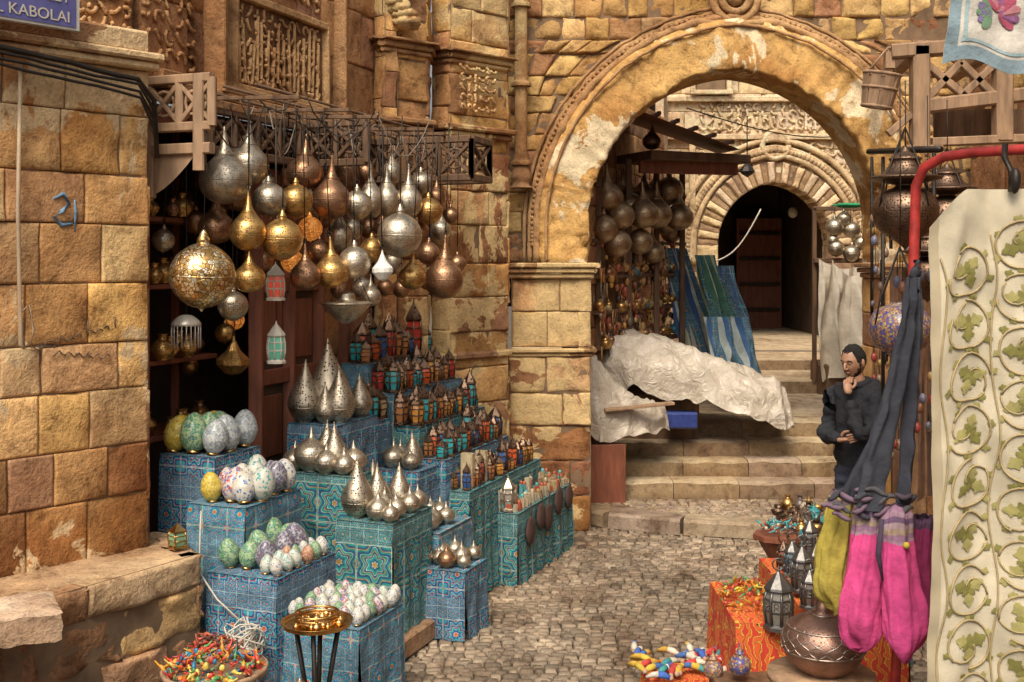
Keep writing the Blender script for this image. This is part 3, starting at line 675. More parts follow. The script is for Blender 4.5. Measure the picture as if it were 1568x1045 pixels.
# ------------------------------------------------------------ cloth covered display tables
def dtable(t0,t1,s0,s1,z,k=0,z0=0.0):
    mb=MB(); c=F((t0+t1)/2,(s0+s1)/2,0); uo=R()*3; vo=R()*.3
    def side(A,B,nrm):
        L=(B-A).length; f0=U(5,9); p0_=U(0,6)
        def fn(u,v):
            p=A.lerp(B,u); zz=z0+(z-z0)*v
            q=.016*(1.1-v)*ns(p.x,p.y,zz*.35,9)+.013*(1-v)**.7*math.sin(u*L*f0*5+p0_+1.5*ns(p.x,p.y,zz,3))+.010*(1-v)+(-.008 if v>.98 else 0)
            return (p.x+nrm.x*q-c.x,p.y+nrm.y*q-c.y,zz+.012*(1-v)*ns(p.x,p.y,0,5))
        mb.grid(fn,max(4,int(L/.025)),max(4,int((z-z0)/.05)),0,uvf=lambda u,v:(uo+L*u,vo+(z-z0)*(v-1)))
    a,b,cc,d=F(t0,s0),F(t0,s1),F(t1,s1),F(t1,s0); T=Vector((.36,.93,0));S=Vector((.93,-.36,0))
    side(a,b,-T); side(b,cc,S); side(cc,d,T); side(d,a,-S)
    mb.grid(lambda u,v:tuple(F(t0+(t1-t0)*u,s0+(s1-s0)*v,z+.005*ns(u*5,v*5,t0,2))-c),10,8,0,uvf=lambda u,v:(u*(t1-t0),v*(s1-s0)),flip=True)
    return mb.build('cloth_covered_display_table',[mK[k]],c)
T=[(.3,.75,-.08,.3,1.25,0),(.15,.72,.22,.6,1.02,2),(-.05,.55,.5,.93,.72,0),(0,.5,.9,1.38,.5,2),
   (1.2,1.75,.2,.56,1.32,0),(1.0,1.22,.3,.8,1.05,1),(.95,1.5,.7,1.08,.8,1),(1.4,1.75,.95,1.35,.43,0),(1.52,2.05,.78,1.12,.62,2),
   (2.1,3.3,.08,.3,1.62,2),(2.1,3.3,.29,.5,1.42,2),(2.1,3.3,.49,.7,1.2,1),(2.1,3.3,.69,.9,.98,0),(2.15,3.6,.86,1.06,.76,1),(2.65,3.9,1.04,1.22,.52,1),(1.78,2.12,.5,.85,.95,0),(1.84,2.05,.3,.5,1.26,0)]
for a in T: dtable(*a)
mb=MB(); mb.beam(F(2.63,1.0,0.02),F(2.63,1.0,.42),.3,.02,0,up=(.93,-.36,0)); mb.build('wooden_panel',[mWdL])
# ------------------------------------------------------------ mosaic egg lamps
EP=[(0,0),(.42,.02),(.78,.4),(.98,.95),(1,1.25),(.88,1.8),(.62,2.3),(.3,2.62),(0,2.72)]
eggm=[]
for i,m in enumerate(EGG):
    mb=MB(); mb.lathe(EP,(0,0,.008),.07,.07,22,0); mb.lathe([(.5,0),(.52,.1),(.4,.2)],(0,0,0),.07,.07,16,1,cr=False)
    o=mb.build('mosaic_egg_lamp',[m,mBrass]); eggm.append(o.data); bpy.data.objects.remove(o)
def place(me,name,p,s=1,rz=0,tilt=(0,0)):
    o=bpy.data.objects.new(name,me); o.location=p; o.scale=(s,s,s); o.rotation_euler=(tilt[0],tilt[1],rz); scene.collection.objects.link(o); return o
def row(zs,t0,t1,s0,s1,nt_,ns_,idx,s=1.0,jit=.012):
    q0=0
    for i in range(nt_):
        for j in range(ns_):
            t=t0+(t1-t0)*(i+.5)/nt_+U(-jit,jit); q=s0+(s1-s0)*(j+.5)/ns_+U(-jit,jit)
            place(eggm[idx[(q0*3+i)%len(idx)]],'mosaic_egg_lamp',F(t,q,zs),s*U(.85,1.1),U(0,6),(U(-.25,.25),U(-.25,.25))); q0+=1
row(1.255,.3,.74,-.08,.3,3,3,[0,1,2,3,7],1.12,.02)
row(1.025,.17,.7,.3,.6,4,3,[0,6,4,5,2,7,6],.94,.02)
row(.725,0,.5,.52,.82,3,3,[3,7,0,3,1],.9,.02)
row(.505,.02,.5,.92,1.38,7,6,[6,4,5,3,6],.48,.012)
row(.725,-.03,.5,.80,.93,6,2,[4,3,4,6,2],.52,.01)
# ------------------------------------------------------------ teardrop table lamps
TD=[(0,0),(.42,0),(.45,.06),(.75,.35),(1,.9),(.98,1.3),(.78,1.85),(.5,2.4),(.26,2.9),(.1,3.35),(.03,3.6),(0,3.62)]
RD=[(0,0),(.42,0),(.45,.06),(.85,.4),(1,.85),(.88,1.3),(.5,1.65),(.2,1.9),(.07,2.3),(0,2.5)]
tear=[]
mSil2=pmetal('antique_silver',(.54,.46,.35),rough=.38,scale=60,thr=.22,tarn=.55)
for pr,m in ((TD,mSil2),(TD,mCop),(RD,mSil),(RD,mSil2),(RD,mCop)):
    mb=MB(); mb.lathe(pr,(0,0,0),.1,.1,28,0)
    mb.tube([(.1*math.cos(t),.1*math.sin(t),.09) for t in [k*math.pi/12 for k in range(25)]],.003,0)
    o=mb.build('teardrop_lamp',[m]); tear.append(o.data); bpy.data.objects.remove(o)
def tl(k,t,s,z,r): place(tear[k],'teardrop_lamp',F(t,s,z),r/.1,U(0,6),(U(-.04,.04),U(-.04,.04)))
tl(0,1.42,.38,1.325,.145); tl(0,1.28,.28,1.325,.11); tl(0,1.35,.5,1.325,.1); tl(0,1.27,.44,1.325,.07); tl(1,1.6,.3,1.325,.09);tl(0,1.62,.5,1.325,.08)
for (t,s,r,k) in ((1.08,.45,.11,2),(1.12,.6,.085,0),(1.14,.72,.08,2),(1.05,.7,.07,2),(1.04,.58,.08,2),(1.06,.34,.075,2),(1.18,.5,.085,0),(1.16,.38,.07,3)): tl(k,t,s,1.053,r)
for (t,s,r,k) in ((1.86,.62,.08,2),(1.9,.75,.07,0),(2.0,.6,.07,2),(1.84,.76,.06,3)): tl(k,t,s,.953,r)
for (t,s,r,k) in ((1.05,.79,.1,0),(1.2,.85,.085,0),(1.35,.92,.08,0),(1.02,.95,.075,2),(1.12,1.02,.065,2),(1.28,1.03,.065,2),(1.42,1.02,.06,2),(1.3,.76,.085,0),(1.13,.93,.075,3),(1.0,1.04,.055,2)): tl(k,t,s,.803,r)
for (t,s,r,k) in ((1.6,.85,.07,2),(1.75,.9,.065,2),(1.9,.95,.065,2),(1.6,1.02,.06,2),(1.8,1.04,.06,2),(1.95,.85,.06,2),(1.7,1.0,.06,3),(1.68,.82,.07,0)): tl(k,t,s,.623,r)
for (t,s,r,k) in ((1.46,1.03,.065,2),(1.46,1.2,.06,4),(1.58,1.1,.07,2),(1.58,1.25,.06,2),(1.7,1.15,.06,2),(1.7,1.28,.05,2),(1.5,1.3,.045,2),(1.52,1.12,.05,3)): tl(k,t,s,.433,r)
# ------------------------------------------------------------ small lanterns in rows
lm=[]
for g in ((.6,.1,.03),(.04,.36,.38),(.6,.27,.06),(.04,.11,.3),(.55,.42,.22),(.4,.04,.03),(.45,.18,.06)):
    for hh,rr,sg in ((.15,.036,6),(.12,.04,4),(.19,.034,6)):
        mb=MB(); lantern(mb,(0,0,0),rr,hh,0,1,sg,g); o=mb.build('small_lantern',[mBrz,mGlass]); lm.append(o.data); bpy.data.objects.remove(o)
def lrow(z,t0,t1,s0,s1,nt_,ns_,s,idx=range(7)):
    for i in range(nt_):
        for j in range(ns_):
            place(lm[random.choice(list(idx))*3+random.choice((0,0,1,2))],'small_lantern',F(t0+(t1-t0)*(i+.5)/nt_+U(-.02,.02),s0+(s1-s0)*(j+.5)/ns_+U(-.014,.014),z),s*U(.8,1.35),U(0,6))
lrow(1.623,2.13,3.2,.1,.29,10,2,1.6,[0,3,5,1,6]); lrow(1.423,2.12,3.2,.29,.5,13,2,1.3,[0,2,4,5,6,1]); lrow(1.203,2.12,3.2,.49,.7,14,2,1.2,[0,5,6,1,2]); lrow(.983,2.12,3.2,.69,.9,14,2,1.2,[1,3,0,6,1]); lrow(.763,2.18,3.5,.87,1.05,16,2,1.0,[5,3,6,2,0])
lrow(1.26,1.86,2.04,.32,.48,2,2,1.6,[1,6,4])
mb=MB(); cs=[(.5,.42,.29),(.55,.48,.37),(.1,.3,.3),(.45,.34,.2),(.45,.1,.05),(.42,.31,.18),(.3,.2,.12)]
for i in range(17):
    for j in range(4):
        t=2.7+i*.071+U(-.01,.01);s=1.05+j*.045; hh=U(.04,.16) if j<2 else U(.03,.09); w=U(.025,.045); rz=U(-.4,.4)
        mb.beam(F(t,s,.522),F(t,s,.522+hh),w,w,0,jc(cs),up=(.36+rz,.93-rz,0))
        if R()<.6: mb.blob(F(t,s,.53+hh),(.016,.016,.02),0,jc([(.1,.35,.35),(.4,.1,.05),(.5,.4,.25),(.35,.25,.1)]),.1,5,8,6)
for (t,s,hh,w) in ((2.3,.98,.24,.09),(2.42,.98,.2,.08),(2.55,.98,.22,.08)): mb.beam(F(t,s,.763),F(t,s,.763+hh),w,w*.7,0,(.5,.4,.24),up=(.36,.93,0))
mb.build('souvenir_boxes',[mGloss])
mb=MB(); lantern(mb,(0,0,0),.06,.24,0,1,6,(.3,.25,.2)); mb.build('silver_lantern',[mSil,mGlass],F(2.72,1.12,.53)); 
for (t,z,w) in ((2.85,.36,.085),(3.08,.42,.08),(3.25,.38,.085),(3.5,.46,.09),(3.75,.44,.08)):
    mb=MB(); mb.blob((0,0,0),(.022,w,w*1.25),0,(.08,.04,.03),.08,5,16,10,rot=-.37); mb.tube([(0,0,w),(.01,.01,w+.06),(0,0,w+.12)],.005,0,(.08,.04,.02)); mb.build('leather_pouch',[mCloth],F(t,1.25,z))
mb=MB(); mb.lathe(BAL,(0,0,.06),.05,None,20,0,(.05,.35,.3)); mb.lathe([(0,-1),(1,-1),(.8,-.6),(.3,-.2),(.3,0)],(0,0,.04),.04,.04,16,0,(.05,.35,.3)); mb.build('turquoise_jar',[mGloss],F(1.72,.3,1.32))
# ------------------------------------------------------------ foreground left
mb=MB()
mb.lathe([(0,0),(.9,0),(1,.1),(1.05,.16),(1,.14),(.85,.04),(0,.04)],(0,0,0),.16,.16,32,0)
for k in range(4): t=k*1.57; mb.tube([(.1*math.cos(t),.1*math.sin(t),0),(.05*math.cos(t),.05*math.sin(t),-.3),(.14*math.cos(t),.14*math.sin(t),-.66)],.012,1)
for k in range(26):
    a=U(0,6.28);r=.12*math.sqrt(R()); s=U(.012,.024); mb.lathe(POT if k%2 else RD,(r*math.cos(a),r*math.sin(a),.01),s,s,12,0)
for q in (0,.012,.03): mb.tube([(.1*math.cos(t),.1*math.sin(t),.03+q) for t in [k*math.pi/12 for k in range(25)]],.006,0)
mb.build('brass_tray_stand',[mBrass,mIron],(-.905,5.28,.66))
def trinkets(name,c,rx,ry,n,sz,cols,h=.08,bag=True,mat=None):
    mb=MB()
    for k in range(n):
        a=U(0,6.28);r=math.sqrt(R()); p=(rx*r*math.cos(a),ry*r*math.sin(a),h*(1-r*r)+U(0,.03)); s=sz*U(.6,1.3); col=jc(cols)
        if k%3<2: 
            d=Vector((U(-1,1),U(-1,1),U(-.2,.8))).normalized()*s*4; P=Vector(p); mb.tube([P,P+d*.35+Vector((0,0,s*.4)),P+d*.6,P+d],[s*.45,s*.55,s*.25,s*.2],0,col,7); mb.blob(P,(s*.55,s*.55,s*.55),0,jc(cols),.1,5,7,5)
        else: mb.blob(p,(s*.8,s*U(.5,.8),s*U(.5,1.2)),0,col,.2,5,9,6)
    if bag:
        mb.lathe([(0,-.15),(.6,-.15),(.95,-.05),(1.05,.15),(1.0,.22),(.92,.1),(.0,.02)],(0,0,0),rx,rx*.8,28,1,(.3,.17,.07)); 
    return mb.build(name,[mat or mGloss,mWdL],c)
BRI=[(.6,.06,.03),(.65,.3,.03),(.1,.3,.1),(.03,.2,.35),(.6,.16,.02),(.65,.5,.1),(.05,.04,.04),(.4,.04,.03)]
trinkets('basket_of_beaded_trinkets',(-1.30,4.98,.54),.22,.18,230,.014,BRI)
trinkets('basket_of_beaded_trinkets',(-1.42,5.38,.47),.14,.12,80,.014,[(.5,.06,.03),(.4,.1,.05),(.1,.05,.03)])
mb=MB()
for (x,y,z,hh) in ((-1.30,4.98,0,.49),(-1.42,5.38,0,.42)): 
    mb.lathe([(1,0),(.8,.2),(.7,.8),(1,1)],(x,y,z),.12,hh,16,0)
mb.build('wicker_stool',[mWdL])
mb=MB()
for i in range(8): mb.lathe(RD if i%2 else POT,(-1.08+.045*i,5.0+U(-.08,.08),.44),.026,.026,14,0)
mb.beam((-1.06,5.0,.42),(-.72,5.0,.42),.3,.03,1); mb.beam((-.92,5.0,0),(-.92,5.0,.41),.2,.2,1); mb.build('silver_charm_stand',[mSil,mWd])
mb=MB()
for k in range(12):
    c=F(-.14+.05*ns(k,0,0),.80+.12*ns(k,3,0),.46); P=[]
    for i in range(26):
        a=i*.55+k; P.append(c+Vector(((.07+.05*ns(k,i*.2,0))*math.cos(a)+.12*ns(i*.15,k,1),(.05)*math.sin(a)-.05,(.10+.04*ns(k,1,i*.1))*math.sin(a*.97+k)-.08+.18*ns(i*.1,k,7))))
    mb.tube(P,.0045,0,(1,1,1),6)
mb.tube([F(.12,.35,1.0)+Vector((0,-.03,0)),F(.1,.36,.9)+Vector((0,-.04,0)),F(.02,.4,.7),F(-.1,.5,.72),F(-.1,.6,.6),F(-.1,.75,.5)],.005,0)
mb.build('tangled_white_cable',[mCable])
mb=MB(); lantern(mb,(0,0,0),.05,.13,0,1,4,(.2,.35,.2)); mb.build('small_lantern',[mBrass,mGlass],(-1.75,5.95,.85))
# ------------------------------------------------------------ left wall fittings
def Lw(t,z,o=0.0):
    a=Vector((-1.93,6.05,0)); d=Vector((1.67,1.92,0)).normalized(); n=Vector((d.y,-d.x,0)); p=a-d*t+n*o; p.z=z; return p
mb=MB()
mb.beam(Lw(.47,3.60,.13),Lw(1.1,3.60,.13),.03,.24,1); mb.add([Lw(1.08,3.495,.149),Lw(.49,3.495,.149),Lw(.49,3.705,.149),Lw(1.08,3.705,.149)],[[0,1,2,3]],0,(1,1,1),False)
ob=mb.build('street_name_sign',[M('enamel_blue',(.10,.10,.27),.35,0,.25,8,.05),M('enamel_white_edge',(.5,.48,.44),.5,0,.2,8,.05)])
for txt,zz in (('EL KABOLAI',3.515),('STREET',3.61)):
    cu=bpy.data.curves.new('sign_text','FONT'); cu.body=txt; cu.size=.075; cu.extrude=.001; cu.align_x='RIGHT'
    t=bpy.data.objects.new('lettering',cu); t.location=Lw(.52,zz,.152); t.rotation_euler=(math.radians(90),0,math.atan2(1.92,1.67)); scene.collection.objects.link(t)
    t.data.materials.append(mCable); t.parent=ob
mb=MB()
for k in range(4):
    mb.tube([Lw(1.2-.12*i,3.40-.012*i-.03*k+.012*ns(i,k,0,.6),.09+.01*k) for i in range(10)]+[Lw(.0,3.2-.05*k,.05),Lw(-.03,2.9,.03)],.008 if k else .014,0,(1,1,1),6)
mb.build('wall_cable',[mIron])
mb=MB(); mb.tube([Lw(.72,3.3,.05),Lw(.73,2.6,.045),Lw(.72,1.95,.05),Lw(.70,1.93,.05)],.010,0); mb.tube([Lw(.72,2.1,.05),Lw(.68,2.14,.05),Lw(.66,2.02,.06),Lw(.67,1.95,.05)],.005,0); mb.build('drain_pipe',[M('pipe_beige',(.42,.31,.2),.6,0,.3,6,.2)])
mb=MB(); rs=random.Random(4)
for k in range(9):
    t=.20+.05*k; z=2.02-.012*k; pts=[]; h=rs.uniform(.03,.07); c_=rs.uniform(.01,.03)
    kind=k%3
    if kind==0: pts=[Lw(t,z+h,.009),Lw(t+.004,z+h*.4,.009),Lw(t,z-.01,.009)]
    elif kind==1: pts=[Lw(t+c_*math.cos(a),z+c_*.8*math.sin(a),.009) for a in [i*.8 for i in range(6)]]
    else: pts=[Lw(t-.03+.02*i,z+.012*math.sin(i*2.2),.009) for i in range(5)]
    mb.tube(pts,.0038,0,(1,1,1),5)
for k in range(5):
    t=.26+.06*k; z=1.86+.008*k; mb.tube([Lw(t-.03+.016*i,z+.014*math.sin(i*1.8+k),.009) for i in range(5)],.0038,0,(1,1,1),5)
mb.tube([Lw(.53,2.66,.004),Lw(.48,2.69,.004),Lw(.45,2.64,.004),Lw(.49,2.60,.004),Lw(.53,2.57,.004),Lw(.49,2.53,.004),Lw(.43,2.54,.004)],[.006,.011,.009,.012,.010,.012,.005],1,(1,1,1),8)
mb.tube([Lw(.42,2.66,.004),Lw(.415,2.6,.004),Lw(.42,2.5,.004)],[.004,.008,.003],1,(1,1,1),8)
mb.build('wall_graffiti',[M('paint_black',(.13,.08,.05),.9),M('paint_blue',(.16,.26,.38),.9,0,.5,30)])
# ------------------------------------------------------------ inside the archway: left stall
mb=MB()
mb.beam((1.25,11.7,3.42),(2.35,12.2,3.42),.7,.09,0); mb.beam((1.3,11.6,3.34),(2.35,11.9,3.34),.06,.18,1); 
mb.add([(1.0,11.0,3.9),(2.35,11.7,3.5),(2.3,12.7,3.55),(1.0,12.7,4.0)],[[0,1,2,3]],1,(1,1,1),False)
for k in range(7): mb.beam((1.05+.2*k,11.0+.1*k,3.93-.06*k),(1.05+.2*k,12.6,4.0-.06*k),.04,.04,0)
for k in range(4): mb.beam((.85+.35*k,11.2+.5*k,.72),(.85+.35*k,11.2+.5*k,3.4),.06,.06,0)
for z in (1.5,1.85,2.2,2.55,3.1): mb.beam((.8,11.1,z),(2.0,13.2,z),.12 if z<2.5 else .05,.04,0)
mb.build('wooden_stall_frame',[mWd,mWdR])
mb=MB()
for z in (1.52,1.87,2.22):
    for k in range(26):
        q=U(0,1); s=U(.035,.06); mb.lathe(random.choice([POT,RD,BAL]),(.84+1.15*q,11.05+2.05*q,z+.02),s,None,12,random.choice([0,1,2]),jc([(.35,.12,.05),(.4,.28,.12),(.05,.2,.25),(.5,.3,.1)]))
mb.build('shelved_pottery',[mCop,mGloss,mGold])
mT=pmetal('aged_brass_vase',(.5,.36,.22),rough=.4,scale=50,thr=.15)
for (a,b,w,d) in ((930,300,50,11.3),(950,330,44,11.3),(965,318,46,11.8),(985,300,42,12.2),(985,325,48,11.6),(1005,325,48,11.9),(1025,292,44,12.3),(1040,330,44,12.2),(925,350,44,11.2),(945,372,44,11.3),(980,370,40,11.7),(1000,385,36,12.1),(1018,340,40,12.6),(1005,290,34,12.5),(998,215,28,12.0),(955,285,34,12.0),(1028,355,32,12.8)):
    hang('hanging_vase_lamp',a,b,w,d,'onion' if R()<.5 else 'ball',mT,ztop=3.45,seg=18)
mb=MB()
for k in range(320):
    u=R(); x=.85+1.0*u; y=11.05+1.9*u; z=U(1.5,2.55); s=U(.014,.035); col=jc([(.5,.25,.06),(.3,.1,.04),(.5,.3,.1),(.06,.04,.03),(.35,.08,.04),(.2,.15,.1),(.1,.06,.04)])
    if k%2: mb.blob((x,y+U(-.1,.1),z),(s,s,s*1.5),0,col,.1,5,8,6)
    else: mb.tube([(x,y,z),(x,y,z-.14)],s*.35,0,col,6)
mb.build('hanging_trinkets',[mGloss])
def cloth(name,A,B,zt,zb,cols,amp=.05,k=6,sag=0,mat=None,stripes=3,lean=(0,0),gather=0,usek=None):
    mb=MB(); A=Vector(A);B=Vector(B);d=(B-A).normalized();n=Vector((d.y,-d.x,0)); L=(B-A).length
    nu,nv=60,40
    def fn(i,j):
        u,v=i/nu,j/nv
        uu=.5+(u-.5)*(1-gather*v); p=A.lerp(B,uu); f=1-v; zz=zb+(zt-zb)*v-sag*math.sin(math.pi*u)*v+.03*math.sin(u*9+A.x)*f
        q=amp*(.35+.65*f)*math.sin(k*u*6.28+2*f+2.5*ns(u*3,v*2,A.x))+.8*amp*ns(u*5,v*3,A.x+A.y,1)+.3*amp*ns(u*13,v*4,A.x,1)
        return p+n*(q+lean[0]*f)+d*(.35*q+lean[1]*f)+Vector((0,0,zz))
    for i in range(nu):
        V=[]
        for j in range(nv+1): V+=[fn(i,j),fn(i+1,j)]
        uvs=[[(i/nu*.8,j/nv*1.2),((i+1)/nu*.8,j/nv*1.2),((i+1)/nu*.8,(j+1)/nv*1.2),(i/nu*.8,(j+1)/nv*1.2)] for j in range(nv)]
        k_=(i*len(cols)*stripes//nu)
        mb.add(V,[[2*j,2*j+1,2*j+3,2*j+2] for j in range(nv)],1 if (usek is not None and (k_%len(cols))>=len(cols)-2) else 0,cols[k_%len(cols)],True,uvs)
    return mb.build(name,[mat or mCloth]+([mK[usek]] if usek is not None else []),weld=True)
BL=[(.06,.12,.28),(.5,.52,.46),(.06,.14,.3),(.04,.2,.28),(.6,.56,.4),(.04,.09,.2),(.05,.1,.22)]
cloth('striped_hanging_textile',(1.6,12.7,0),(2.05,13.0,0),2.5,1.2,BL,.06,3,lean=(.12,.28),gather=.3,usek=2)
cloth('striped_hanging_textile',(1.9,12.5,0),(2.35,12.7,0),2.42,1.15,[(.08,.2,.14),(.45,.46,.32),(.05,.18,.2),(.1,.25,.15),(.06,.1,.22)],.08,3,lean=(.25,.2),gather=.4,usek=1)
cloth('striped_hanging_textile',(2.2,12.9,0),(2.6,13.1,0),2.3,1.1,[(.07,.15,.33),(.55,.53,.45),(.08,.2,.3),(.05,.1,.25)],.07,3,lean=(.2,.12),gather=.3,usek=0)
cloth('striped_hanging_textile',(2.0,12.3,0),(2.6,12.3,0),1.75,1.0,[(.45,.5,.46),(.06,.14,.3),(.3,.42,.4),(.06,.2,.26)],.09,2.5,lean=(.25,.1),gather=.2,usek=2)
mLin=M('linen_white',(.7,.62,.5),.9,0,.2,6,.6,14,.02)
cloth('white_draped_cloth',(3.70,13.8,0),(4.38,13.8,0),2.38,.92,[(1,1,1)],.10,2.2,.12,mLin,1)
cloth('white_draped_cloth',(3.82,13.65,0),(4.36,13.68,0),2.37,1.15,[(1,1,1)],.09,1.6,.2,mLin,1,lean=(.08,.05))
mb=MB(); mb.beam((3.75,14.1,.87),(4.35,14.1,.87),.4,.5,0); mb.beam((3.7,13.95,2.36),(4.4,13.95,2.36),.1,.06,0); mb.beam((3.72,14.0,.87),(3.72,14.0,3.0),.05,.05,0); mb.beam((4.42,14.0,.87),(4.42,14.0,3.0),.05,.05,0);mb.beam((3.7,14.0,3.0),(4.45,14.0,3.0),.05,.05,0);mb.build('wooden_stall_frame',[mWd])
for (a,b,w) in ((1278,348,28),(1304,352,26),(1280,380,26),(1304,388,26),(1275,368,18),(1292,335,22),(1318,372,22)): hang('hanging_lamp',a,b,w,13.9,'ball',mSil,ztop=3.0,seg=16)
mb=MB(); mb.blob((4.1,13.8,3.03),(.2,.06,.03),0,(.03,.3,.12),.3); mb.build('green_folded_cloth',[mCloth])
mPlas=NT('plastic_sheet'); c_=mPlas.co(); mPlas.l(mPlas.mix(mPlas.noise(c_,3,4),(.36,.30,.23),(.62,.54,.44)),mPlas.b.inputs['Base Color']); mPlas.b.inputs['Roughness'].default_value=.3; mPlas.l(mPlas.bump(mPlas.noise(c_,8,4,.6,1.2),.8,.05),mPlas.b.inputs['Normal']); mPlas=mPlas.mat
def drape(name,pts,mat,sd,nz=.05,n=64,m=44):
    """pts: list of (x,y,ztop,halfdepth,zskirt)"""
    mb=MB()
    def ip(u):
        a=u*(len(pts)-1); i=min(len(pts)-2,int(a)); f=a-i; f=f*f*(3-2*f); return [pts[i][k]+(pts[i+1][k]-pts[i][k])*f for k in range(5)]
    def fn(u,v):
        x,y,zt,hd,zk=ip(u); t=(v-.5)*2
        s=abs(t); zz=zt-(zt-zk)*max(0,(s-.25)/.75)**1.5; yy=y+hd*math.sin(t*1.57)*(1+.15*s)
        w=nz*(1.3*ns(x*2+sd,t*2,zz,1.8)+.8*(1-abs(ns(x*3+sd,t*1.2+u*3,0,2.2))*3)*.4+.5*ns(x*9,t*5,sd,1.3))
        e=min(1,u*14,(1-u)*14)
        return (x+.6*nz*ns(t*3,u*7,sd,1.5),yy-w*.8*s*(1 if t<0 else -1),zk+(zz+w-zk)*(e**.5))
    mb.grid(fn,n,m,0); return mb.build(name,[mat])
drape('plastic_covered_stall',[(.86,11.6,1.5,.30,1.1),(1.15,11.55,1.64,.36,1.12),(1.7,11.45,1.48,.38,1.02),(2.3,11.35,1.25,.38,.84),(2.62,11.3,1.12,.3,.73),(2.74,11.3,.95,.2,.73)],mPlas,0,.08)
drape('plastic_covered_stall',[(.58,10.75,1.55,.2,.85),(.8,10.75,1.42,.24,.7),(1.05,10.8,1.12,.22,.68),(1.35,10.9,.98,.2,.72),(1.5,10.95,.9,.12,.74)],mPlas,5,.06)
mb=MB(); mb.beam((.85,11.75,.72),(1.9,11.65,.72),.5,.7,0); mb.beam((.8,10.85,.1),(.8,10.85,.75),.35,.3,0); mb.beam((.72,10.5,.38),(1.05,10.55,.38),.03,.55,1); mb.beam((.85,10.48,.98),(1.5,10.6,1.03),.1,.025,2)
mb.beam((1.5,11.15,.8),(1.8,11.15,.8),.2,.16,3,(.03,.05,.2)); mb.build('wooden_crate',[mWd,mWdR,mWdL,mGloss])
mb=MB()
P0,P1=sv(1095,400,15),sv(1165,320,15); mb.tube([P0.lerp(P1,i/10)+Vector((0,0,-.15*math.sin(math.pi*i/10))) for i in range(11)],.010,0)
P0,P1=Vector((2.0,13,4.1)),Vector((5.6,17,4.3)); mb.tube([P0.lerp(P1,i/10)+Vector((0,0,-.2*math.sin(math.pi*i/10))) for i in range(11)],.008,1); mb.build('overhead_wire',[mCable,mIron])
mb=MB(); mb.blob((0,0,0),(.09,.09,.1),0,(.6,.58,.5),0); mb.tube([(0,0,.08),(0,0,.9)],.008,1); mb.build('light_bulb_pendant',[mGloss,mIron],sv(1214,325,20.5))
mb=MB(); mb.lathe([(0,.5),(.2,.5),(.5,.2),(.8,-.3),(.5,-.6),(0,-.9)],(0,0,0),.13,None,8,0,smooth=False,cr=False); mb.tube([(0,0,.05),(0,0,.7)],.008,0); mb.build('iron_lantern',[mIron],sv(1144,258,15))
# ------------------------------------------------------------ right side: wooden balcony brackets
mb=MB()
def W(a,b,d=8.0): return sv(a,b,d)
mb.beam(W(1362,80),W(1570,64),.12,.10,0); mb.beam(W(1408,72),W(1408,225),.12,.12,0,up=(0,1,0)); mb.beam(W(1398,165),W(1570,145),.10,.10,0)
mb.beam(W(1535,60),W(1535,215),.12,.12,0,up=(0,1,0)); mb.beam(W(1420,150),W(1470,95),.06,.05,0); mb.beam(W(1420,100),W(1480,150),.06,.05,0);mb.beam(W(1470,150),W(1525,95),.06,.05,0);mb.beam(W(1470,95),W(1525,150),.06,.05,0)
mb.beam(W(1425,218),W(1570,212),.1,.06,0); mb.beam(W(1430,190,8.3),W(1570,190,8.3),.03,.22,1)
mb.beam(W(1385,228),W(1440,228),.1,.05,0); mb.beam(W(1408,72),W(1408,72)+Vector((.3,1.9,0)),.1,.1,0); mb.beam(W(1535,62),W(1535,62)+Vector((.3,1.9,0)),.1,.1,0)
mb.beam(W(1395,175),W(1360,205),.05,.05,0); mb.beam(W(1362,80),W(1362,105),.07,.07,0,up=(0,1,0))
mb.build('wooden_balcony_bracket',[mWdL,mWd])
mb=MB()
for k in range(8):
    t=k*math.pi/4+.2; p=Vector((.12*math.cos(t),.12*math.sin(t),.1)); q=Vector((.095*math.cos(t),.095*math.sin(t),-.13)); mb.beam(p,q,.07,.012,0,up=(math.cos(t),math.sin(t),0))
for z,r in ((.1,.125),(-.13,.1),(0,.115)): mb.tube([(r*math.cos(t),r*math.sin(t),z) for t in [k*math.pi/8 for k in range(17)]],.012,0)
mb.tube([(.1,0,.1),(.0,0,.28),(-.1,0,.1)],.01,0); mb.tube([(0,0,.28),(.15,0,.34)],.01,0); mb.build('slatted_wooden_lantern',[mWdL],sv(1347,135,8.0),rot=(.1,.15,0))
def orn(name,a,b,w,d,mat,ztop,cap=True):
    p=sv(a,b,d); r=w/2*d/1742; mb=MB()
    mb.lathe([(0,-1.25),(.08,-1.15),(.3,-.97),(.8,-.62),(1,-.1),(.98,.2),(.75,.55),(.35,.72),(.3,.8)],(0,0,0),r,r,28,0)
    if cap:
        mb.lathe([(.3,.8),(1.0,.95),(1.08,1.05),(.7,1.15),(.45,1.5),(.5,1.62),(.2,1.8),(.05,2.0),(0,2.0)],(0,0,0),r,r,28,0)
    for k in range(4):
        t=k*1.57+.4; mb.tube([(r*math.cos(t),r*math.sin(t),r*.1),(r*.8*math.cos(t),r*.8*math.sin(t),r*1.0),(0,0,r*2.6)],.005,1)
        mb.tube([(r*.6*math.cos(t),r*.6*math.sin(t),-r*.8),(r*.6*math.cos(t),r*.6*math.sin(t),-r*1.2)],.005,1)
    chain(mb,r*1.9,ztop-p.z); mb.build(name,[mat,mIron],p)
orn('ornate_pendant_lamp',1386,322,98,6.6,mBrz,3.4)
orn('ornate_pendant_lamp',1450,330,80,7.4,mBrz,3.4)
orn('ornate_pendant_lamp',1420,420,70,7.2,mBrz,3.4)
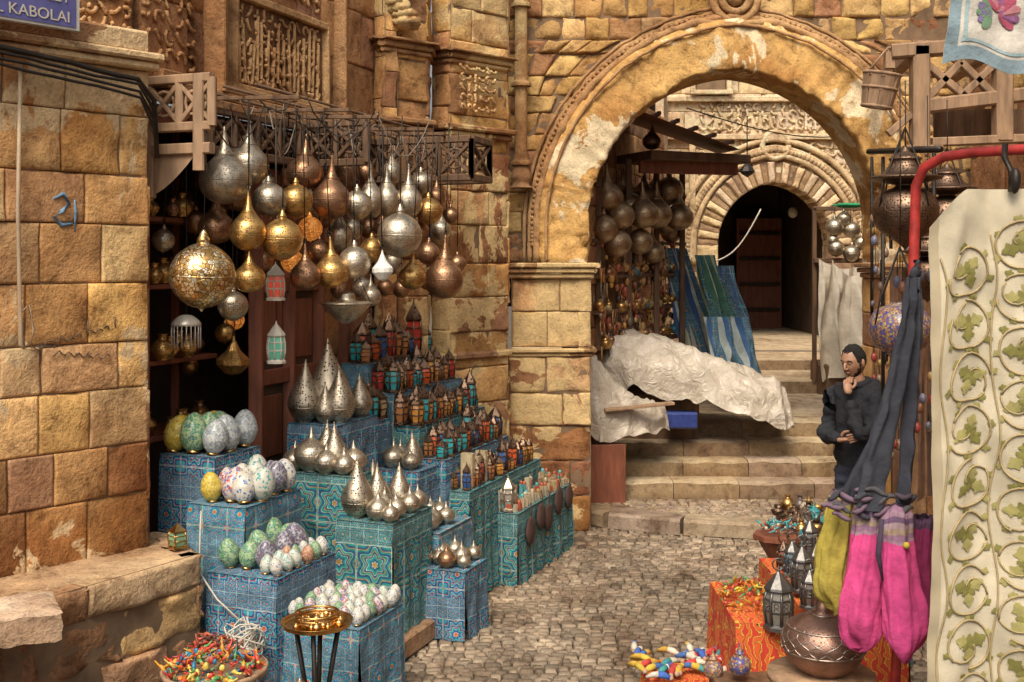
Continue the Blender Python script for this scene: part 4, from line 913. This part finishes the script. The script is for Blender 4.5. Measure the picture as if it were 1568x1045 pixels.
mBd=mosaic('beaded_blue',[(.05,.06,.25),(.3,.12,.08),(.08,.08,.28),(.4,.27,.12),(.3,.22,.16)],75,(.12,.07,.04))
orn('beaded_pendant_lamp',1378,500,94,6.4,mBd,3.4,False)
mb=MB()
for a,b0,b1,d in ((1352,240,700,7.6),(1430,230,760,7.0),(1335,240,520,8.6)): mb.tube([sv(a,b0,d),sv(a,b1,d)],.012,0)
mb.tube([sv(1330,232,7.8),sv(1440,228,6.8)],.02,0)
for i in range(90):
    a=U(1335,1435);b=U(330,700);d=U(6.8,8.6)
    if a<1365 and b>500: d=8.6
    p=sv(a,b,d); mb.tube([p,p+Vector((0,0,.16))],.003,0); s=U(.015,.03); mb.blob(p,(s,s,s*1.5),1,jc([(.4,.25,.08),(.25,.1,.05),(.15,.15,.2),(.3,.05,.04),(.2,.13,.08)]),.1,5,8,6)
mb.build('hanging_charm_strings',[mIron,mGloss])
cloth('brown_hanging_textile',(2.95,8.9,0),(3.5,8.7,0),2.3,.5,[(.14,.07,.04),(.2,.1,.05),(.1,.05,.03),(.25,.13,.06)],.05,3)
# ------------------------------------------------------------ red rail
mRed=M('red_paint',(.42,.035,.03),.45,0,.45,14,.35)
mb=MB(); pts=[Vector((1.66,5.0,0)),Vector((1.70,5.0,.8)),Vector((1.745,5.0,1.7)),Vector((1.77,5.0,2.5)),Vector((1.775,5.0,2.68)),Vector((1.80,4.97,2.76)),Vector((1.86,4.9,2.80)),Vector((1.95,4.8,2.81)),Vector((2.15,4.5,2.80)),Vector((2.6,3.9,2.80))]
mb.tube(pts,.022,0,seg=14); mb.tube([(2.6,3.9,2.8),(2.6,3.9,0)],.022,0,seg=12); mb.tube([(1.70,5.0,.8),(2.6,3.9,.85)],.015,0); mb.build('red_display_rail',[mRed])
# ------------------------------------------------------------ embroidered hanging
PX=1.625;PY=4.42
def pan(u,v,o=0):
    x=PX+.66*u; zt=2.63-.15*max(0,(.22-u)/.22)**1.3; z=.35+(zt-.35)*v
    w=.038*math.sin(u*11+1.2*math.sin(v*3))+.025*ns(u*4,v*6,1,1)+.02*math.sin(v*4+u*3)+.018*ns(u*9,v*14,3,1)
    x+=.03*(1-v)*-1*(1-u)+.016*ns(u*2,v*7,4,1)
    return Vector((x,PY-w-o-.1*u,z))
mb=MB(); mb.grid(lambda u,v:pan(u,v),60,140,0,(1,1,1))
mb.grid(lambda u,v:pan(u*.05,v,.004),3,140,1); mb.grid(lambda u,v:pan(u,.004+v*.02,.004),40,3,1)
def leaf(cu,cv,ang,s,m):
    n=10; out=[]
    for i in range(n+1):
        q=i/n; out.append((q*s,.40*s*math.sin(math.pi*q**.8)*(1+.25*math.sin(q*16))))
    V=[(x,y) for x,y in out]+[(x,-y) for x,y in out[::-1][1:-1]]
    P=[]
    for x,y in V:
        X=cu+x*math.cos(ang)-y*math.sin(ang); Z=cv+x*math.sin(ang)+y*math.cos(ang); P.append(pan(X/.66,Z/2.28,.006))
    c=pan((cu+.4*s*math.cos(ang))/.66,(cv+.4*s*math.sin(ang))/2.28,.008)
    k=len(P); mb.add(P+[c],[[i,(i+1)%k,k] for i in range(k)],m,(1,1,1),True)
rs=random.Random(11)
for ci,cu0 in enumerate((.15,.345,.54)):
    for j in range(11):
        cv=.12+j*.205+(.1 if ci%2 else 0); 
        if cv>2.12: continue
        rr=.082; a0=rs.uniform(0,6)
        P=[pan((cu0+rr*math.cos(a)*1.0)/.66,(cv+rr*1.12*math.sin(a))/2.28,.005) for a in [a0+i*5.4/20 for i in range(21)]]
        mb.tube(P,.0048,2,(1,1,1),5)
        P=[pan((cu0+(rr*(1-i/8*.8))*math.cos(a0+5.4+i*.3))/.66,(cv+(rr*(1-i/8*.8))*math.sin(a0+5.4+i*.3))/2.28,.005) for i in range(9)]
        mb.tube(P,.004,2,(1,1,1),5)
        for k in range(3): leaf(cu0+.012*math.cos(a0+k*2.1),cv+.012*math.sin(a0+k*2.1),a0+k*2.1+rs.uniform(-.2,.2),rs.uniform(.05,.064),3 if k%2 else 4)
        for k in range(3): leaf(cu0,cv,a0+1+k*2.1,rs.uniform(.03,.042),3)
        for k in range(6): 
            a=a0+k*1.0; leaf(cu0+rr*math.cos(a),cv+rr*1.12*math.sin(a),a+rs.uniform(.6,1.4),rs.uniform(.024,.038),3 if k%2 else 4)
for off in (.042,.248):
    P=[pan((off+.016*math.sin(v*24))/.66,v,.005) for v in [.03+i*.0116 for i in range(78)]]; mb.tube(P,.004,2,(1,1,1),5)
mb.build('embroidered_hanging',[M('linen_cream',(.52,.45,.32),.9,0,.25,5,.6,160,.003),M('linen_hem',(.38,.31,.2),.9,0,.2,5,.4,160,.002),M('thread_beige',(.36,.27,.13),.8,0,.2,20,.4,160,.002),M('thread_olive',(.19,.17,.04),.8,0,.3,20,.4,160,.002),M('thread_green',(.31,.27,.09),.8,0,.3,20,.4,160,.002)])
mb=MB(); mb.tube([(1.93,4.4,2.62),(1.935,4.41,2.70),(1.93,4.46,2.76),(1.95,4.5,2.81)],.012,0); mb.blob((1.93,4.37,2.66),(.022,.03,.05),0,(.05,.05,.05),.1); mb.build('cloth_clip',[mIron])
def tp(u,v,o=0):
    x=1.70+.55*u+.05*(v); z=3.13+.5*v-.03*u+.02*math.sin(u*9); return Vector((x,4.5-.03*math.sin(u*8+v*2)-.01*ns(u*5,v*5,0)-o,z))
mb=MB(); mb.grid(lambda u,v:tp(u,v),40,30,0,(.55,.51,.44)); 
mb.grid(lambda u,v:tp(u,v*.11,.003),40,3,0,(.2,.27,.3)); mb.grid(lambda u,v:tp(u*.08,v,.0035),4,30,0,(.2,.27,.3)); mb.grid(lambda u,v:tp(.1+.9*u,.14+.025*v,.003),40,2,0,(.3,.4,.42)); mb.grid(lambda u,v:tp(.11+.03*u,.14+.86*v,.003),2,40,0,(.3,.4,.42))
def petal(u0,v0,a,s,col):
    P=[]
    for i in range(12):
        q=i/12*6.28; x=s*(.5+.5*math.cos(q)); y=s*.26*math.sin(q); P.append(tp(u0+(x*math.cos(a)-y*math.sin(a))/.55,v0+(x*math.sin(a)+y*math.cos(a))/.5,.005))
    mb.add(P,[list(range(12))],0,col,False)
for (u0,v0) in ((.38,.45),(.8,.5),(.6,.78)):
    for k in range(7): petal(u0,v0,-.6+k*.5,.10-.006*abs(k-3),[(.38,.07,.12),(.26,.1,.22),(.45,.18,.2)][k%3])
    for k in range(5): petal(u0-.06,v0-.06,2.2+k*.5,.07,[(.15,.25,.15),(.2,.15,.3)][k%2])
mb.build('embroidered_pennant',[mCloth])
cloth('embroidered_side_cloth',(1.98,4.2,0),(2.5,3.9,0),1.0,.2,[(.3,.36,.27),(.34,.4,.3)],.02,2)
# ------------------------------------------------------------ bags
def bagmesh(name,c,w,h,dep,col,sd=0,band=None,lean=0):
    mb=MB(); seg,rings=72,56; vs=[]
    for j in range(rings+1):
        q=j/rings
        body=.66+.34*min(1,q/.6)**.8
        rad=body*math.sqrt(max(0,1-max(0,(q-.78)/.22)**2.6)) if q<1 else 0
        if q<.03: rad*=.8
        for k in range(seg):
            t=2*math.pi*k/seg; fold=.12*(1-.6*q)*math.sin(7*t+sd+2.5*q)+.05*math.sin(15*t+sd*2+5*q)*(1-.4*q)
            f=1+fold+.22*ns(math.cos(t)*1.5+sd,math.sin(t)*1.5,q*3.2,1)+.14*ns(math.cos(t)*3,math.sin(t)*3+sd,q*8,1)
            vs.append((w/2*rad*f*math.cos(t)+lean*q+.02*math.sin(q*4+sd),dep/2*rad*f*math.sin(t)-.02*q,-h*q*(1+.05*math.cos(t*2+sd)*q)+.02*ns(math.cos(t),math.sin(t),q*4+sd,1.5)))
    for j in range(rings):
        cc=col
        if band and j<rings*band[0]: cc=band[1][(j//2)%len(band[1])]
        mb.add(vs[j*seg:(j+2)*seg],[[k,seg+k,seg+(k+1)%seg,(k+1)%seg] for k in range(seg)],0,cc,True)
    return mb.build(name,[mCloth],c,weld=True)
D=4.85
BND=[(.26,.14,.22),(.32,.2,.26),(.14,.08,.15),(.34,.24,.26),(.34,.25,.18)]
bagmesh('pink_shoulder_bag',sv(1326,765,D),.175,.62,.12,(.56,.055,.20),sd=1,band=(.22,BND),lean=-.015)
bagmesh('pink_shoulder_bag',sv(1378,775,D-.05),.17,.63,.12,(.58,.06,.22),sd=4,band=(.22,BND),lean=.0)
bagmesh('yellow_shoulder_bag',sv(1284,750,D+.08),.15,.50,.10,(.36,.28,.045),sd=2,band=(.13,[(.15,.1,.12),(.3,.25,.08)]),lean=-.02)
bagmesh('magenta_shoulder_bag',sv(1412,790,D+.12),.14,.47,.11,(.3,.03,.12),sd=3,band=(.1,[(.1,.05,.1)]))
mb=MB()
def strap(L0,R0,n=40,folds=1.2,amp=.012,d0=D,col=(.05,.055,.07),sd=0):
    Lp=[sv(a,b,d0) for a,b in L0]; Rp=[sv(a,b,d0) for a,b in R0]
    def ip(P,v):
        a=v*(len(P)-1); i=min(len(P)-2,int(a)); return P[i].lerp(P[i+1],a-i)
    def fn(u,v):
        p=ip(Lp,v).lerp(ip(Rp,v),u); q=amp*math.sin(folds*u*6.28+2*ns(v*3,u,sd)+sd)+1.2*amp*ns(u*2,v*12,sd,1); return (p.x+.4*q,p.y-q-.02*math.sin(math.pi*u),p.z+.3*q)
    mb.grid(fn,20,n,0,col); mb.grid(lambda u,v:(fn(u,v)[0],fn(u,v)[1]+.012+.01*math.sin(math.pi*u),fn(u,v)[2]),20,n,0,col)
strap([(1387,425),(1376,500),(1352,610),(1326,700),(1308,775)],[(1403,425),(1399,500),(1382,610),(1362,700),(1348,785)],sd=1,d0=D-.05,col=(.035,.038,.05))
strap([(1396,425),(1394,520),(1386,620),(1380,700),(1374,790)],[(1412,425),(1413,520),(1408,620),(1402,700),(1394,790)],sd=4,d0=D-.01,col=(.045,.048,.065))
strap([(1378,500),(1356,590),(1332,670),(1290,750)],[(1386,500),(1366,600),(1344,690),(1306,765)],sd=7,d0=D+.03,col=(.028,.03,.04),amp=.006)
hook=sv(1400,425,D); mb.tube([hook+Vector((.01,0,.07)),hook+Vector((0,-.02,.03)),hook,hook+Vector((-.01,-.03,-.06))],[.015,.024,.026,.024],0,(.04,.043,.055),10)
for k in range(18):
    c=sv(U(1275,1396),U(752,792),D-.03-U(0,.04)); cc=random.choice([(.04,.04,.05),(.07,.05,.07),(.05,.045,.06),(.16,.10,.14),(.07,.065,.07),(.04,.04,.05)])
    a0=U(-.35,.35); l=U(.03,.055)
    mb.tube([c+Vector((l*(q-.5)*2*math.cos(a0),.01*math.sin(q*4+k),l*(q-.5)*2*math.sin(a0)+.008*math.sin(q*5+k))) for q in (0,.2,.4,.6,.8,1)],[.008,.013,.016,.015,.013,.008],0,cc,10,flat=.8)
mb.tube([sv(1350,795,D-.12),sv(1345,850,D-.12),sv(1352,890,D-.11)],[.010,.012,.004],0,(.06,.04,.07)); mb.blob(sv(1388,835,D-.12),(.014,.012,.014),0,(.45,.35,.03))
mb.build('black_bag_straps',[mCloth])
# ------------------------------------------------------------ right foreground goods
def ikat():
    N=NT('ikat_cloth'); co=N.co(); w=N.n('ShaderNodeTexWave',wave_type='BANDS',bands_direction='X'); w.inputs['Scale'].default_value=6; w.inputs['Distortion'].default_value=9; w.inputs['Detail'].default_value=2; w.inputs['Detail Scale'].default_value=2.2; N.l(co,w.inputs[0])
    N.l(N.ramp(w.outputs[0],[(0,(.5,.04,.02)),(.45,(.6,.36,.04)),(.72,(.08,.03,.02)),(.8,(.6,.1,.02))],'CONSTANT'),N.b.inputs['Base Color']); N.b.inputs['Roughness'].default_value=.9; return N.mat
mIk=ikat()
def rbox(name,x0,x1,y0,y1,z,mat):
    mb=MB(); c=((x0+x1)/2,(y0+y1)/2,0)
    def side(A,B,nx,ny):
        L=math.hypot(B[0]-A[0],B[1]-A[1])
        mb.grid(lambda u,v:(A[0]+(B[0]-A[0])*u-c[0]+nx*.014*(1-v)*(1+math.sin(u*22+x0)),A[1]+(B[1]-A[1])*u-c[1]+ny*.014*(1-v)*(1+math.sin(u*22)),z*v),24,10,0,uvf=lambda u,v:(u*L,v*z))
    side((x0,y0),(x1,y0),0,-1);side((x1,y0),(x1,y1),1,0);side((x1,y1),(x0,y1),0,1);side((x0,y1),(x0,y0),-1,0)
    mb.grid(lambda u,v:(x0+(x1-x0)*u-c[0],y0+(y1-y0)*v-c[1],z+.003*ns(u*3,v*3,0)),8,8,0,uvf=lambda u,v:(u*(x1-x0),v*(y1-y0))); return mb.build(name,[mat],c)
rbox('ikat_covered_table',1.13,1.42,5.75,6.5,.52,mIk)
rbox('cloth_covered_display_table',1.5,1.95,5.6,6.9,.55,mIk)
mb=MB(); mb.lathe([(0,0),(1,0),(1,.12),(0,.12)],(0,0,.46),.24,.24,32,0,cr=False); mb.lathe([(.5,0),(.2,.4),(.25,.8),(.6,1)],(0,0,0),.2,.46,16,0); mb.build('round_wooden_table',[mWdL],(1.40,5.15,0))
mb=MB(); mb.lathe([(0,0),(.45,0),(.55,.05),(.85,.3),(1,.65),(1,.9),(.8,1.2),(.45,1.38),(.22,1.45),(.18,1.6),(.1,1.75),(.04,1.9),(0,1.92)],(0,0,0),.185,None,48,0)
for q,z in ((.86,1.14),(.3,1.43),(.985,.6)): mb.tube([(.185*q*1.01*math.cos(t),.185*q*1.01*math.sin(t),.185*z) for t in [k*math.pi/20 for k in range(41)]],.004,1)
for k in range(16):
    t=k*2*math.pi/16
    for sg in (-1,1):
        P=[]
        for i in range(18):
            q=i/17; z=.62+.55*q; rr=1.0 if z<.9 else 1-(z-.9)*.68; a=t+sg*.2*math.sin(q*6.28); P.append((.187*rr*math.cos(a),.187*rr*math.sin(a),.185*z))
        mb.tube(P,.003,1,(1,1,1),5)
mb.build('engraved_copper_jar',[pmetal('engraved_copper',(.34,.2,.15),(.08,.05,.04),.42,70,.14,.9),M('raised_silver',(.42,.34,.29),.38,.9,.2,10,.1)],(1.41,5.15,.492))
def biglant(name,p,r,h,mat=mBrz,g=(.5,.45,.35)):
    mb=MB(); lantern(mb,(0,0,0),r,h*.82,0,1,8,g)
    for k in range(8):
        t=(k+.5)*math.pi/4; rr=r*.87
        for w in (.36,.44): mb.tube([(rr*math.cos(t)-.012*math.sin(t)*math.cos(a),rr*math.sin(t)+.012*math.cos(t)*math.cos(a),h*.82*w+.012*math.sin(a)) for a in [i*math.pi/3 for i in range(7)]],.002,0,(1,1,1),4)
    mb.tube([(.03*math.cos(t),0,h*.9+.03*math.sin(t)) for t in [k*math.pi/8 for k in range(17)]],.004,0); mb.build(name,[mat,mGlass],p)
mSlv=M('pewter_dark',(.16,.15,.14),.4,.8,.3,12,.3)
for (a,b,d,r,h,m,g) in ((1192,962,5.75,.075,.36,mSlv,(.2,.18,.15)),(1228,905,6.1,.06,.3,mSlv,(.12,.1,.08)),(1250,890,6.4,.05,.26,mSlv,(.25,.09,.05)),(1213,880,6.5,.05,.24,mSlv,(.08,.15,.2)),(1240,930,5.8,.05,.24,mSlv,(.15,.1,.08)),(1262,860,6.6,.05,.28,mBrz,(.25,.16,.08)),(1200,870,6.7,.045,.2,mBrz,(.2,.05,.03)),(1240,850,6.85,.05,.26,mSlv,(.12,.11,.1))): biglant('moroccan_lantern',sv(a,b,d),r,h,m,g)
mb=MB()
for (a,b,r,col) in ((1163,955,.026,(.03,.25,.08)),(1140,950,.018,(.6,.3,.03)),(1150,972,.017,(.6,.08,.03)),(1128,940,.017,(.7,.35,.05)),(1172,948,.016,(.5,.06,.04))): mb.lathe([(0,0),(1,0),(1,.5),(.8,1.8),(.35,2.6),(.3,3.4),(.42,3.6),(0,3.9)],sv(a,b+15,5.9),r,None,16,0,col)
mb.build('glass_perfume_bottles',[mGloss])
trinkets('beaded_ornaments_pile',(1.27,6.1,.53),.15,.25,110,.014,[(.6,.25,.03),(.5,.1,.03),(.65,.45,.05),(.1,.25,.1),(.4,.05,.03)],.06,False)
trinkets('beaded_ornaments_pile',(1.72,6.3,.56),.2,.5,140,.022,[(.2,.12,.07),(.4,.28,.15),(.1,.2,.2),(.4,.1,.05),(.1,.08,.06)],.05,False)
rbox('low_crate',.72,1.1,5.95,6.25,.16,mIk)
mb=MB()
for k in range(34):
    x=U(.66,1.12);y=U(5.9,6.3); col=jc([(.05,.12,.4),(.5,.05,.04),(.6,.55,.45),(.55,.38,.05),(.05,.25,.25)]); a=U(0,3.1); z=.18+.03*R()
    P=[Vector((x+.13*q*math.cos(a),y+.13*q*math.sin(a),z+.02*math.sin(3*q))) for q in (0,.25,.5,.75,1)]
    mb.tube(P[:3],[.010,.018,.016],0,col,8); mb.tube(P[2:],[.016,.014,.006],0,jc([(.6,.55,.45),(.05,.12,.35),(.5,.3,.04)]),8); mb.blob(P[0],(.014,.014,.014),0,(.45,.28,.18),0,5,8,6)
mb.build('fabric_dolls',[mCloth])
for (a,b,d,r) in ((1092,1015,5.7,.05),(1133,1010,5.6,.055)):
    mb=MB(); mb.lathe([(0,0),(.6,0),(.9,.4),(1,.9),(.8,1.4),(.4,1.7),(.45,1.9),(.3,2.1),(.08,2.6),(0,2.9)],(0,0,0),r,None,24,0); mb.build('beaded_jar',[mosaic('beads_brown',[(.3,.12,.06),(.45,.3,.15),(.1,.1,.2)],110,(.2,.12,.07)) if a<1100 else mBd],sv(a,b+22,d))
rbox('low_crate',1.0,1.3,5.45,5.75,.28,mWd)
mb=MB(); mb.lathe([(0,0),(1,0),(1,.1),(0,.1)],(0,0,.5),.17,.3,8,0,cr=False,smooth=False); mb.lathe([(.7,0),(.35,.35),(.45,.75),(.9,1)],(0,0,0),.16,.5,8,0,cr=False,smooth=False)
mb.build('octagonal_side_table',[mWdR],(1.78,7.6,0))
trinkets('tray_of_turquoise_jewelry',(1.78,7.6,.56),.13,.13,60,.013,[(.05,.35,.35),(.4,.1,.05),(.5,.45,.35),(.1,.3,.35)],.02,False)
rbox('goods_table',2.0,2.5,7.0,8.6,.5,mWd)
mb=MB()
for k in range(110):
    x=U(1.92,2.35);y=U(6.65,8.5);s=U(.025,.055); pr=random.choice([POT,RD,[(0,0),(.4,0),(.9,.4),(1,.8),(.95,.8),(.4,.2),(0,.2)]])
    mb.lathe(pr,(x,y,.503),s,None,16,random.choice([0,1,1,0,2]),jc([(.05,.25,.25),(.4,.32,.2),(.35,.1,.05),(.2,.14,.1),(.1,.07,.05)]))
mb.build('metal_bowls_and_pots',[mBrz,mGloss,mGold])
rbox('goods_table',2.3,2.6,7.9,8.0,.62,mWdR)
rbox('goods_table',1.9,2.3,6.6,7.1,.49,mK[0])
# ------------------------------------------------------------ man
root=bpy.data.objects.new('standing_man',None); scene.collection.objects.link(root)
root.location=(2.50,8.2,0); root.rotation_euler=(0,0,math.radians(180+30))
def skin(name,V,E,Rr,mats,root_i=0,sub=2,matfn=None,wr=0):
    me=bpy.data.meshes.new(name); me.from_pydata(V,E,[]); ob=bpy.data.objects.new(name,me); scene.collection.objects.link(ob)
    m=ob.modifiers.new('s','SKIN'); me=ob.data
    sl=me.skin_vertices[0].data
    for i,r in enumerate(Rr):
        sl[i].radius=(r,r) if not isinstance(r,tuple) else r; sl[i].use_root=(i==root_i)
    m.use_smooth_shade=True
    s=ob.modifiers.new('u','SUBSURF'); s.levels=sub; s.render_levels=sub
    dg=bpy.context.evaluated_depsgraph_get(); dg.update(); nm=bpy.data.meshes.new_from_object(ob.evaluated_get(dg)); 
    ob.modifiers.clear(); ob.data=nm
    nm.materials.clear()
    for q in mats: nm.materials.append(q)
    if wr:
        for v in nm.vertices:
            q=wr*(ns(v.co.x,v.co.y,v.co.z*1.6,11)+.6*ns(v.co.x,v.co.y,v.co.z*2,24)); v.co+=v.normal*q
    for p in nm.polygons:
        p.use_smooth=True; p.material_index=matfn(p.center) if matfn else 0
    ob.parent=root; return ob
mJk=M('jacket_dark',(.017,.018,.023),.9,0,.35,7,.8,12,.02); mTr=M('trousers',(.04,.045,.07),.85,0,.3,6,.5,20,.01); mSk=M('skin_tan',(.38,.20,.12),.5,0,.15,14,.1,60,.002); mHr=M('hair_black',(.013,.010,.008),.85,0,.4,30,1.0,140,.01); mBk=M('shoe_black',(.02,.02,.02),.4)
V=[(0,0,.95),(0,0,1.10),(-.01,0,1.27),(-.01,0,1.40),(.0,0,1.47),
   (0,.1,.86),(.02,.11,.5),(-.01,.11,.12),(.13,.12,.05),
   (0,-.1,.86),(.02,-.11,.5),(-.01,-.11,.12),(.13,-.12,.05),
   (-.01,.17,1.40),(.12,.235,1.18),(.235,.22,1.13),(.19,.10,1.38),
   (-.01,-.17,1.40),(.04,-.25,1.14),(.14,-.2,1.08),(.24,.03,1.09)]
E=[(0,1),(1,2),(2,3),(3,4),(0,5),(5,6),(6,7),(7,8),(0,9),(9,10),(10,11),(11,12),(3,13),(13,14),(14,15),(15,16),(3,17),(17,18),(18,19),(19,20)]
RR=[(.18,.13),(.175,.135),(.185,.14),(.15,.12),.075,.10,.07,.055,.045,.10,.07,.055,.045,.095,.072,.06,.045,.095,.072,.06,.045]
skin('body_clothing',V,E,RR,[mJk,mTr,mBk],0,3,lambda c:0 if c.z>.88 else (1 if c.z>.1 else 2),wr=.020)
skin('neck',[(0,0,1.44),(.02,0,1.50),(.035,0,1.57)],[(0,1),(1,2)],[.07,.058,.056],[mSk])
mb=MB(); mb.tube([(.02+.078*math.cos(t),.078*math.sin(t),1.475-.018*math.cos(t)) for t in [k*math.pi/10 for k in range(21)]],.028,0); mb.blob((-.09,0,1.44),(.08,.13,.07),0,(1,1,1),.35); mb.build('hood_collar',[mJk],parent=root)
HC=Vector((0,0,0))
def headfn(u,v):
    th=u*2*math.pi; ph=math.pi*v; x=math.cos(th)*math.sin(ph); y=math.sin(th)*math.sin(ph); z=-math.cos(ph)
    X=x*.098;Y=y*.076;Z=z*.118
    if z<0: Y*=1-.28*(-z)**1.5; X*=1-.12*(-z)
    if x>.3 and z<.2: X*=.96
    if x>.5: X+=.006*math.exp(-((z-.22)/.12)**2)-.012*math.exp(-((z-.05)/.10)**2-((abs(y)-.35)/.18)**2)+.010*math.exp(-((z+.85)/.2)**2)
    return tuple(HC+Vector((X,Y,Z)))
mb=MB(); mb.grid(headfn,48,36,0)
# short cropped hair: thin, tapering onto the skin at the hairline, high open forehead, sideburns
def hair(u,v):
    th=u*2*math.pi; a=th if th<math.pi else 2*math.pi-th   # 0 front .. pi back
    if a<.75: lim=.66-.05*math.cos(a*4)
    elif a<1.25: lim=.66-(a-.75)/.5*.95
    elif a<1.6: lim=-.29+(a-1.25)/.35*.25
    else: lim=-.04-(a-1.6)/1.54*.55
    lim+=.05*ns(math.cos(th)*8,math.sin(th)*8,0,1)
    z0=lim+(1-lim)*v
    s=math.sqrt(max(0,1-z0*z0)); x=math.cos(th)*s;y=math.sin(th)*s
    w=.985+.085*min(1,v*2.2)+.05*ns(x*7,y*7,z0*7,1)+.05*ns(x*16,y*16,z0*16,1)*min(1,v*5)
    tp_=1+.03*max(0,z0)
    return tuple(HC+Vector((x*.098*w-.002,y*.076*w,z0*.118*w*tp_)))
mb.grid(hair,110,34,1)
for k in range(60):
    t=(k/59-.5)*2.9; 
    for z in (-.35,-.5,-.62,-.75,-.87,-.95):
        if z>-.7 and abs(t)<.75: continue
        if z>-.6 and abs(t)<1.1: continue
        s=math.sqrt(1-z*z); x=math.cos(t)*s*.098*(1-.12*-z);y=math.sin(t)*s*.0755*(1-.28*(-z)**1.5); mb.blob(HC+Vector((x,y,z*.118)),(.0042,.0055,.008),1,(1,1,1),.3,5,5,4)
for sg in (-1,1):
    mb.blob(HC+Vector((-.004,sg*.079,-.005)),(.017,.010,.032),0,(1,1,1),.05)
    mb.blob(HC+Vector((.079,sg*.029,.006)),(.009,.010,.0055),2); mb.blob(HC+Vector((.0865,sg*.029,.006)),(.0025,.005,.0045),1)
    mb.tube([HC+Vector((.088,sg*.016,.0125)),HC+Vector((.089,sg*.029,.0145)),HC+Vector((.080,sg*.041,.010))],.003,0)
    mb.tube([HC+Vector((.092,sg*.012,.026)),HC+Vector((.093,sg*.028,.031)),HC+Vector((.080,sg*.048,.024))],.004,1)
mb.tube([HC+Vector((.090,0,.018)),HC+Vector((.101,0,-.005)),HC+Vector((.113,0,-.027)),HC+Vector((.098,0,-.036))],[.008,.010,.013,.009],0)
for sg in(-1,1): mb.blob(HC+Vector((.100,sg*.012,-.030)),(.010,.008,.008),0)
mb.tube([HC+Vector((.086,-.022,-.058)),HC+Vector((.097,0,-.056)),HC+Vector((.086,.022,-.058))],.006,3)
mb.tube([HC+Vector((.086,-.024,-.047)),HC+Vector((.098,0,-.043)),HC+Vector((.086,.024,-.047))],.004,1)
mb.build('head',[mSk,mHr,M('eye_white',(.5,.46,.42),.2),M('lips',(.3,.11,.08),.5)],loc=(.052,0,1.628),rot=(0,math.radians(11),math.radians(6)),parent=root)
def hand(name,w,dirv,side,up,curl=.5):
    w=Vector(w);d=Vector(dirv).normalized();n=Vector(up).normalized(); s=d.cross(n).normalized()*side
    skin(name+'_palm',[tuple(w-d*.02),tuple(w+d*.03),tuple(w+d*.075)],[(0,1),(1,2)],[(.026,.02),(.036,.018),(.036,.016)],[mSk],sub=2)
    for i,(o,l) in enumerate(((-.027,.066),(-.009,.075),(.009,.07),(.027,.054))):
        b=w+d*.06+s*o; P=[b]; a=0
        for k,f in enumerate((.45,.3,.25)):
            a+=curl*(.5+.4*k); dd=(d*math.cos(a)+n*math.sin(a)); P.append(P[-1]+dd*l*f*1.2)
        skin(name+'_finger_%d'%(i+1),[tuple(p) for p in P],[(0,1),(1,2),(2,3)],[.0095,.009,.0085,.0072],[mSk],sub=1)
    b=w+d*.02-s*.025; P=[b,b-s*.025+d*.02+n*.01,b-s*.028+d*.045+n*.02,b-s*.022+d*.065+n*.026]
    skin(name+'_thumb',[tuple(p) for p in P],[(0,1),(1,2),(2,3)],[.012,.0115,.010,.0085],[mSk],sub=1)
hand('left_hand',(.19,.08,1.425),(-.03,-.045,.12),1,(-.9,-.3,-.1),.75)
hand('right_hand',(.25,.06,1.09),(-.02,.1,.02),-1,(-.8,0,.4),.6)
# ------------------------------------------------------------ camera, light, world
cam=bpy.data.cameras.new('camera'); co=bpy.data.objects.new('camera',cam); scene.collection.objects.link(co)
co.location=(0,0,CAMZ); co.rotation_euler=(math.radians(90),0,0); cam.lens=40; cam.sensor_width=36; cam.shift_y=-122/1568; cam.clip_end=300; scene.camera=co
el,az=math.radians(52),math.radians(-165)
w=bpy.data.worlds.new('World'); scene.world=w; w.use_nodes=True; nt=w.node_tree; bg=nt.nodes['Background']
sky=nt.nodes.new('ShaderNodeTexSky'); sky.sky_type='NISHITA'; sky.sun_disc=False; sky.sun_elevation=el; sky.dust_density=8; sky.air_density=1.0; sky.ozone_density=.5
hs=nt.nodes.new('ShaderNodeHueSaturation'); hs.inputs['Saturation'].default_value=.15; nt.links.new(sky.outputs[0],hs.inputs['Color']); nt.links.new(hs.outputs[0],bg.inputs[0]); bg.inputs[1].default_value=.15
sun=bpy.data.lights.new('sun','SUN'); so=bpy.data.objects.new('sun',sun); scene.collection.objects.link(so)
d=Vector((math.sin(az)*math.cos(el),math.cos(az)*math.cos(el),math.sin(el)))
so.rotation_euler=d.to_track_quat('Z','Y').to_euler(); sun.energy=2.7; sun.angle=math.radians(26); sun.color=(1,.84,.62)
sky.sun_rotation=az
scene.view_settings.view_transform='Standard'; scene.view_settings.look='None'; scene.view_settings.exposure=0
